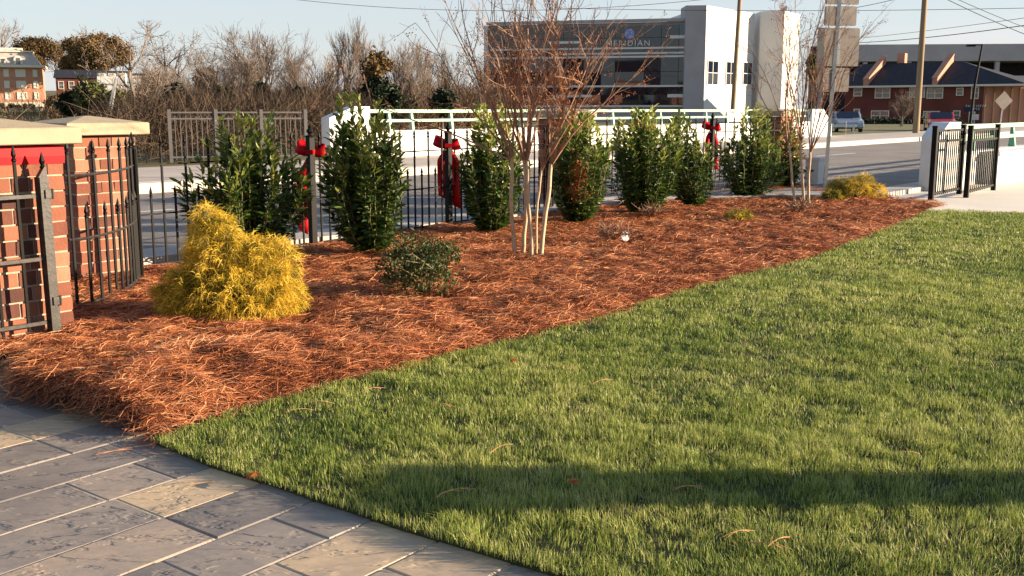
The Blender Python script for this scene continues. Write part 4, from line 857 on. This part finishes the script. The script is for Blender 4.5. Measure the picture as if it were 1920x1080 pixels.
def wire(a, b, sag, label, r=.012):
    A, B = np.array(W(*a)), np.array(W(*b)); tt = np.linspace(0, 1, 24)[:, None]; P = A*(1-tt)+B*tt; P[:, 2] -= 4*sag*(tt*(1-tt))[:, 0]
    o = MB().path(P-A, r, 5).obj('overhead_wire', M['wire']); o.location = A; tag(o, label, 'wire', 'overhead wires')
wire((1040, 15, 80), (2400, 0, 70), .4, 'long level wire crossing the sky behind the sign backs', .018)
wire((300, -40, 90), (1400, -10, 80), 1.8, 'upper left wire hanging above the bare trees', .018)
wire((1520, 82, 120), (2100, 20, 60), .5, 'rising wire right of the sign backs, lower of the pair', .03)
wire((1520, 80, 120), (2100, 8, 60), .2, 'rising wire right of the sign backs, upper of the pair', .018)
wire((1700, -40, 60), (2050, 110, 70), .3, 'steep wire descending to the right past the wooden pole', .022)
wire((1755, -20, 60), (2050, 95, 70), .2, 'steeper descending wire at the right edge of the sky', .018)
wire((1600, 15, 70), (1760, -25, 60), .1, 'short wire rising from the sign backs to the wooden pole', .018)
t = empty('guyed_mast', W(205, 235, 39), 0, 'pale diagonal mast poles rising above the second pillar cap', 'mast')
for (a, b, mt) in (((197, 235, 39), (217, 146, 39), 'steel'), ((203, 240, 39), (219, 150, 39.5), 'steel'), ((188, 205, 39), (146, 145, 40), 'iron'), ((188, 235, 39), (188, 200, 39), 'iron')):
    O = np.array(W(205, 235, 39)); MB().path([np.array(W(*a))-O, np.array(W(*b))-O], .035, 6).obj('mast_pole', M[mt], t)
# hedge & dark fence in front of apartments
def shrubmass(name, pts, rad, n, leaf, mt, label, cat='hedge', group=None, tl=(0, .8), kind=None):
    g_ = np.random.default_rng(abs(hash(label)) % 9999 if 0 else len(label)*7+n); pts = np.array(pts, float); O = pts[0].copy(); t = empty(name, O, 0, label, cat, group)
    i = g_.integers(0, len(pts), n); D_ = g_.normal(0, 1, (n, 3)); D_ /= np.linalg.norm(D_, axis=1)[:, None]; rad = np.array(rad, float); rr = rad[i] if rad.ndim else np.full(n, rad)
    rr = np.atleast_2d(rr.T).T if rr.ndim == 1 else rr
    P = pts[i]-O+D_*rr*g_.uniform(.5, 1.05, n)[:, None]**.5*(1+.25*np.sin(D_[:, :1]*7+i[:, None])*np.cos(D_[:, 2:]*6)); nr = g_.normal(0, 1, (n, 3))+D_*.6
    MB().leaves(P, g_.normal(0, 1, (n, 3)), nr, leaf*g_.uniform(.6, 1.3, n), leaf*.6, g_.uniform(*tl, n)).obj('foliage', M[mt], t)
    m = MB(); k = min(len(pts), 40); m.tubes(pts[:k]-O+[0, 0, 0]-np.array([0, 0, 1.])*np.clip(pts[:k, 2:3]+.1, 0, 99), pts[:k]-O, .05, .03, 5); m.obj('stems', M['bark'], t); return t
shrubmass('hedge', [W(u, 238, 112) for u in range(1600, 1800, 6)], 1.0, 5200, .28, 'darkleaf', 'dark clipped hedge along the foot of the red apartments')
# cars
def car(u, v, y, rz, mt, label, L=4.4, s=1.0):
    P = W(u, v, y); t = empty('parked_car', (P[0], P[1], P[2]), rz, label, 'car', None); w_ = .88
    prof = [(-2.2, .35), (-2.2, .72), (-2.1, .86), (-1.45, .93), (-.95, 1.38), (.45, 1.42), (1.15, .96), (1.95, .82), (2.18, .68), (2.2, .35), (1.85, .25), (-1.85, .25)]
    b = MB(); b.prism(prof, 'y', -w_, w_); o = b.obj('body', M[mt], t); md = o.modifiers.new('b', 'BEVEL'); md.width = .05; md.segments = 2
    for sgn in (-1, 1): MB().prism([(-1.3, .95), (-.88, 1.31), (.40, 1.35), (.98, .96)], 'y', sgn*(w_+.004)-.004, sgn*(w_+.004)+.004).obj('side_window', M['glass'], t)
    MB().add([(.50, -.72, 1.41), (.50, .72, 1.41), (1.14, .74, .99), (1.14, -.74, .99)], [(0, 1, 2, 3)]).obj('windscreen', M['glass'], t).location = (.02, 0, .02)
    MB().add([(-1.0, -.72, 1.36), (-1.0, .72, 1.36), (-1.45, .74, .97), (-1.45, -.74, .97)], [(3, 2, 1, 0)]).obj('rear_window', M['glass'], t).location = (-.02, 0, .02)
    for x in (-1.35, 1.35):
        for sgn in (-1, 1):
            c = MB(); c.prism([(.32*math.cos(a*.3927)+x, .32*math.sin(a*.3927)+.32) for a in range(16)], 'y', sgn*.80-.1, sgn*.80+.1); o = c.obj('wheel', M['rubber'], t)
            MB().prism([(.19*math.cos(a*.524)+x, .19*math.sin(a*.524)+.32) for a in range(12)], 'y', sgn*.905-.005, sgn*.905+.005).obj('rim', M['steel'], o)
    for sgn in (-1, 1): MB().box((2.17, sgn*.62, .70), (.08, .34, .14)).obj('headlight', M['panel'], t); MB().box((-2.18, sgn*.66, .76), (.06, .28, .14)).obj('tail_light', M['carred'], t)
    return t
car(1584, 247.5, 74, R(262), 'carblue', 'blue grey car parked beyond the road left of the wooden pole')
car(1760, 247, 78, R(255), 'carred', 'red car parked beyond the road right of the wooden pole')
gr_ = empty('low_guard_rail', W(1556, 252, 62), R(-20), 'short white guard rail in front of the blue grey car', 'guard rail')
MB().box((.6, 0, .5), (1.7, .06, .16), rx=0).obj('rail', M['whitepaint'], gr_)
for x in (.0, 1.3): MB().box((x, .04, .22), (.1, .08, .6)).obj('post', M['whitepaint'], gr_)
# ================================================================ TREES
def tree_meshes(seed, H, spread, r0, lv=(7, 6, 5, 4), upw=.10, trunkfrac=.28, wob=.09, nt=1, thick=1.0, lr=.62):
    g_ = np.random.default_rng(seed); A = [[], [], [], []]; Bq = [[], [], [], []]; tips = []
    def rec(p, d, L, r, lev):
        K = 5 if lev < 2 else 4 if lev < 3 else 3; pts = [p]
        for i in range(K):
            d = d+g_.normal(0, wob*(1+lev*.35), 3)+np.array([0, 0, upw*(1 if lev else 0)]); d /= np.linalg.norm(d); pts.append(pts[-1]+d*L/K)
        rr = np.linspace(r, r*.5, K+1); T = A if lev < 2 else Bq
        T[0] += pts[:-1]; T[1] += pts[1:]; T[2] += list(rr[:-1]); T[3] += list(rr[1:])
        if lev >= len(lv): tips.append(pts[-1]); return
        for c in range(lv[lev]):
            q = g_.uniform(trunkfrac if lev == 0 else .2, 1.0); i = min(K-1, int(q*K)); f = q*K-i; b = pts[i]*(1-f)+pts[i+1]*f; dl = pts[i+1]-pts[i]; dl /= np.linalg.norm(dl)
            s = g_.normal(0, 1, 3); s -= s.dot(dl)*dl; s /= np.linalg.norm(s); d2 = dl*1.0+s*spread*g_.uniform(.6, 1.25)
            rec(b, d2/np.linalg.norm(d2), L*lr*g_.uniform(.75, 1.3)*(1.15-.35*q), max(r*(1-.5*q)*.6, .017*thick), lev+1)
    for k in range(nt): rec(np.array([g_.normal(0, .3)*(nt > 1), g_.normal(0, .3)*(nt > 1), -.2]), np.array([g_.normal(0, .16)*(nt > 1), g_.normal(0, .16)*(nt > 1), 1.]), H*.62, r0, 0)
    m1 = MB().tubes(*A, 6).mesh('trunk'); m2 = MB().tubes(*Bq, 3).mesh('crown'); z = max(p[2] for p in tips); return m1, m2, z, np.array(tips)
PT = [tree_meshes(101, 10, .6, .26, lv=(7, 6, 5, 3), upw=.13, wob=.06), tree_meshes(102, 10, .75, .24, lv=(8, 6, 5, 3), upw=.10, wob=.07), tree_meshes(103, 10, .45, .24, lv=(9, 6, 5, 3), upw=.16, wob=.05), tree_meshes(104, 10, .65, .2, upw=.12, nt=3, lv=(6, 5, 5, 3), wob=.07), tree_meshes(105, 10, .7, .15, lv=(5, 4, 4, 3), upw=.05, wob=.16)]
for a in PT: a[0].materials.append(M['bark']); a[1].materials.append(M['barktwig'])
def btree(pt, u, vtop, y, label, vb=None, wsc=1.0, rz=None, twig=None):
    m1, m2, z, _ = PT[pt]; P = W(u, 205, y); zb = -.1 if y < 250 else 1.0; s = (ZZ(vtop-8, y)-zb)/z
    t = empty('bare_tree', (P[0], P[1], zb), rz if rz is not None else random.uniform(0, 6), label, 'tree', 'bare winter trees beyond the road')
    for nm, me in (('trunk', m1), ('crown', m2)):
        o = inst(nm, me, t, sc=(s*wsc, s*wsc, s))
    return t
for a in [(0, 12, 40, 320, 'grey bare tree behind the orange brick building at the left edge', 1.1), (1, 118, 66, 320, 'grey bare tree between the two brown leafy crowns', 1.2),
          (4, 268, 42, 46, 'crooked bare tree leaning over the second pillar cap', 1.1), (4, 300, 48, 62, 'thin bare tree with upright twigs left of the grey railing', .9), (4, 352, 74, 66, 'short bare tree above the left end of the grey railing', 1.0),
          (1, 400, 84, 58, 'wide-branching bare tree behind the left half of the grey railing', 1.0), (3, 455, 60, 60, 'many-stemmed bare tree left of the big round-crowned one', 1.0), (1, 505, 42, 62, 'big round-crowned bare tree behind the grey railing', 1.15), (3, 562, 56, 58, 'bare tree right of the big round-crowned one, behind the first red bow', 1.0),
          (2, 632, 32, 62, 'tall narrow bare tree with upright branches above the second laurel', .95), (2, 664, 50, 66, 'narrow bare tree just right of the tallest narrow one', .85), (0, 735, 66, 70, 'bare tree right of the ivy-covered tree', 1.0), (3, 775, 84, 56, 'low many-stemmed bare tree behind the white parapet', .9), (2, 815, 74, 72, 'slim bare tree left of the glass office, third from it', .9), (0, 852, 88, 64, 'spreading bare tree left of the glass office, second from it', .9), (2, 890, 100, 60, 'bare tree closest to the left edge of the glass office', .8),
          (1, 340, 118, 50, 'low bare tree rising from the orange thicket', 1.1), (3, 700, 110, 64, 'low bare tree behind the ivy-covered tree', 1.1), (0, 600, 90, 75, 'faint bare tree between the round-crowned and the tall narrow tree', 1.1),
          (3, 1692, 172, 96, 'small reddish bare tree in front of the red apartments', 1.5), (2, 1530, 92, 118, 'tree with yellowish twigs between the white tower and the sign backs', .6), (3, 285, 95, 90, 'dim bare tree behind the crooked leaning one', 1.2), (1, 430, 100, 100, 'distant bare tree on the skyline above the orange thicket', 1.2)]:
    btree(a[0], a[1], a[2], a[3], a[4], wsc=a[5])
def leafy(u, vtop, vbot, wpx, y, mt, n, leaf, label, tl=(0, 1), name='leafy_tree', group=None, lobes=14, seed=1, base=None):
    g_ = np.random.default_rng(seed); P = W(u, vbot, y); zb = base if base is not None else -.1; k = (y*.9856+.2)/FPX; w_ = wpx*k/2; zt_ = ZZ(vtop, y); zl = ZZ(vbot, y); h = (zt_-zl)/2; c = np.array([0, 0, zl-zb+h])
    t = empty(name, (P[0], P[1], zb), 0, label, 'tree', group)
    L = g_.normal(0, 1, (lobes, 3)); L /= np.linalg.norm(L, axis=1)[:, None]; C = c+L*[w_*.62, w_*.62, h*.62]; R_ = g_.uniform(.16, .5, lobes)*min(w_, h*1.3)
    i = g_.integers(0, lobes, n); D_ = g_.normal(0, 1, (n, 3)); D_ /= np.linalg.norm(D_, axis=1)[:, None]; B = C[i]+D_*(R_[i]*(g_.uniform(.3, 1.0, n)**.6+.5*g_.random(n)**6))[:, None]
    MB().leaves(B, g_.normal(0, 1, (n, 3)), g_.normal(0, 1, (n, 3))+D_*.8, leaf*g_.uniform(.6, 1.3, n), leaf*.65, np.clip(g_.uniform(*tl, n), 0, 1)).obj('crown', M[mt], t)
    m = MB(); tp = np.array([0, 0, zl-zb+h*.5]); m.path([np.array([0, 0, -.3]), tp*.5, tp], [w_*.07, w_*.055, w_*.04], 8); m.tubes(np.tile(tp*.8, (lobes, 1)), C, w_*.03, w_*.008, 5); m.obj('trunk', M['bark'], t); return t
leafy(72, 70, 140, 100, 310, 'oakleaf', 14000, .6, 'dark olive brown tree crown rising behind the orange brick building', (0, .5), seed=2, lobes=18)
leafy(195, 60, 140, 118, 290, 'oakleaf', 20000, .6, 'largest rounded brown-leaved tree on the hill at left', (.2, 1), seed=3, lobes=22)
leafy(140, 68, 150, 70, 300, 'oakleaf', 8000, .6, 'brown-leaved tree between the two larger brown crowns', (.3, .9), seed=4)
leafy(195, 150, 222, 120, 43, 'olive', 5200, .2, 'olive green evergreen bush behind the pale mast poles', (.1, .9), name='evergreen_bush', seed=5)
leafy(148, 172, 226, 70, 44, 'darkleaf', 3000, .2, 'dark evergreen bush left of the pale mast poles', (0, .6), name='evergreen_bush', seed=6)
leafy(232, 160, 222, 60, 42, 'olive', 2600, .2, 'green bush right above the second pillar cap', (.2, 1), name='evergreen_bush', seed=7)
leafy(118, 172, 226, 60, 75, 'oakleaf', 2200, .3, 'tan twiggy shrub right of the orange brick building', (.5, 1), name='tan_shrub', seed=8)
leafy(712, 148, 222, 86, 50, 'darkleaf', 6500, .22, 'ivy-covered tree with a black-green mass and ragged brown top', (0, .7), name='ivy_tree', seed=9, lobes=34)
leafy(708, 95, 165, 66, 50.5, 'oakleaf', 1300, .2, 'ragged olive ivy top above the dark ivy mass', (.1, .8), name='ivy_tree', seed=10)
leafy(548, 165, 225, 70, 48, 'darkleaf', 4200, .22, 'dark evergreen bush behind the right half of the grey railing', (0, .5), name='evergreen_bush', seed=11)
leafy(648, 160, 230, 46, 52, 'darkleaf', 2400, .22, 'dark ivy clump at the foot of the tall narrow tree', (0, .5), name='evergreen_bush', seed=12)
leafy(752, 185, 225, 60, 54, 'darkleaf', 2200, .22, 'low dark bush behind the left end of the parapet rails', (0, .5), name='evergreen_bush', seed=13)
leafy(1523, 92, 160, 26, 116, 'olive', 1500, .34, 'narrow yellowish evergreen between the white tower and the sign backs', (.5, 1), name='evergreen_tree', seed=14)
leafy(385, 118, 190, 40, 70, 'oakleaf', 1500, .3, 'brown-leaved bush above the grey railing, left half', (0, .6), name='tan_shrub', seed=15)
# small clipped shrubs before the orange building
for k, u in enumerate((4, 20, 33, 47, 60)):
    leafy(u, 195, 205, 12, 270, 'olive', 260, .5, 'clipped shrub below the orange brick building, number %d from the left edge' % (k+1) if 0 else ['clipped shrub at the left edge below the orange brick building', 'second clipped shrub from the left below the orange brick building', 'middle one of five clipped shrubs below the orange brick building', 'fourth clipped shrub from the left below the orange brick building', 'rightmost clipped shrub below the orange brick building'][k], (.1, .7), name='clipped_shrub', seed=30+k, lobes=6, base=.6)
sheet('far_lawn', [W(-80, 210, 262)[:2], W(88, 210, 262)[:2], W(92, 210, 296)[:2], W(-80, 210, 296)[:2]], .75, M['farlawn'] if 'farlawn' in M else mat('far_lawn', [(.12, .16, .04), (.17, .2, .06)], .9, .1), .9)
# thickets: tangle of twigs
def thicket(label, spots, n, cols=(0, 1), name='thicket', seed=1, dens=1.0, w0=.02):
    g_ = np.random.default_rng(seed); P0 = []; ribs = []; T = []
    S = np.array([(*W(u, 205, y)[:2], W(u, min(vt+32, 195) if vt < 190 else vt+6, y)[2], (wp*y/FPX)) for (u, vt, wp, y) in spots]); i = g_.integers(0, len(S), n)
    bx_ = S[i, 0]+g_.normal(0, 1, n)*S[i, 3]*.3; by_ = S[i, 1]+g_.normal(0, 1, n)*2.0; zt_ = S[i, 2]*(1-.45*((bx_-S[i, 0])/S[i, 3])**2); q = g_.random(n)**.65; z0 = q*zt_*.9
    K = 5; tt = np.linspace(0, 1, K)[None]; L = g_.uniform(.5, 1.6, n)*(S[i, 1]/55); an = g_.uniform(0, 6.28, n); el = g_.normal(.7, .55, n)
    dx = np.cos(an)*np.cos(el); dy = np.sin(an)*np.cos(el); dz = np.sin(el); cv = g_.normal(0, .35, (n, 2))
    P = np.stack([bx_[:, None]+dx[:, None]*tt*L[:, None]+cv[:, :1]*tt**2*L[:, None], by_[:, None]+dy[:, None]*tt*L[:, None], z0[:, None]+dz[:, None]*tt*L[:, None]+cv[:, 1:]*tt**2*L[:, None]*.6], -1)
    P[..., 2] = np.maximum(P[..., 2], -.1); o_ = 0
    sd = g_.normal(0, 1, (n, 3))*[1, .3, .5]; sd /= np.linalg.norm(sd, axis=1)[:, None]
    wd = (w0*S[i, 1]/50*g_.uniform(.6, 1.7, n))[:, None]*np.array([[1, .9, .8, .6, .3]])
    ti = g_.uniform(*cols, n)
    o = MB().ribbons(P, sd, wd, ti).obj(name, M['thicket']); tag(o, label, 'undergrowth', kind='stuff')
thicket('tangled orange brown brush behind the left part of the grey railing', [(270, 150, 60, 50), (300, 140, 60, 54), (330, 148, 70, 56), (370, 158, 80, 60), (420, 162, 90, 62), (460, 165, 80, 60), (500, 160, 70, 60), (560, 150, 80, 62), (600, 145, 70, 66)], 20000, (.3, 1), seed=1)
thicket('dark brown brush right behind the grey railing', [(u, 185, 60, y) for u, y in ((270, 32), (310, 31), (350, 32), (400, 33), (450, 34), (500, 35), (550, 36), (600, 38), (640, 40))], 24000, (0, .28), seed=2, w0=.022)
thicket('brown leafless brush behind the white parapet and green rails', [(u, vt, 70, y) for u, vt, y in ((690, 150, 55), (740, 150, 56), (780, 145, 58), (820, 140, 60), (860, 150, 62), (900, 160, 66), (930, 172, 66))], 14000, (.1, .9), seed=3)
thicket('low dry brush below the orange brick building at the left', [(70, 195, 60, 44), (-30, 200, 60, 44)], 1200, (.2, .8), seed=4)
# scattered evergreens that break up the brush
for k, (u, vt, wp, y, lb) in enumerate(((330, 150, 46, 47, 'dark bush inside the orange thicket above the left end of the grey railing'), (420, 155, 40, 49, 'dark bush in the brush behind the middle of the grey railing'), (490, 150, 44, 50, 'black-green bush below the big round-crowned bare tree'), (830, 165, 50, 52, 'dark bush in the brush behind the parapet, left of the glass office'))):
    leafy(u, vt, 222, wp, y, 'darkleaf', 1500, .2, lb, (0, .7), name='evergreen_bush', seed=60+k, lobes=20)
sm_ = MB(); wl_ = math.hypot(q2[0]-q1[0], q2[1]-q1[1])
for z in (3.2, 6.4, 9.6): sm_.box((wl_/2, -.003, z), (wl_-.1, .01, .05))
for k in range(1, 4): sm_.box((wl_*k/4, -.004, 6.5), (.05, .01, 12.6))
office = [o_ for o_ in SC.objects if o_.name.startswith('office_building')][0]
so = sm_.obj('wall_seams', M['greypanel'], office); p = loc(q1); so.location = (p[0], p[1], 0); so.rotation_euler = (0, 0, wd_-rzf)
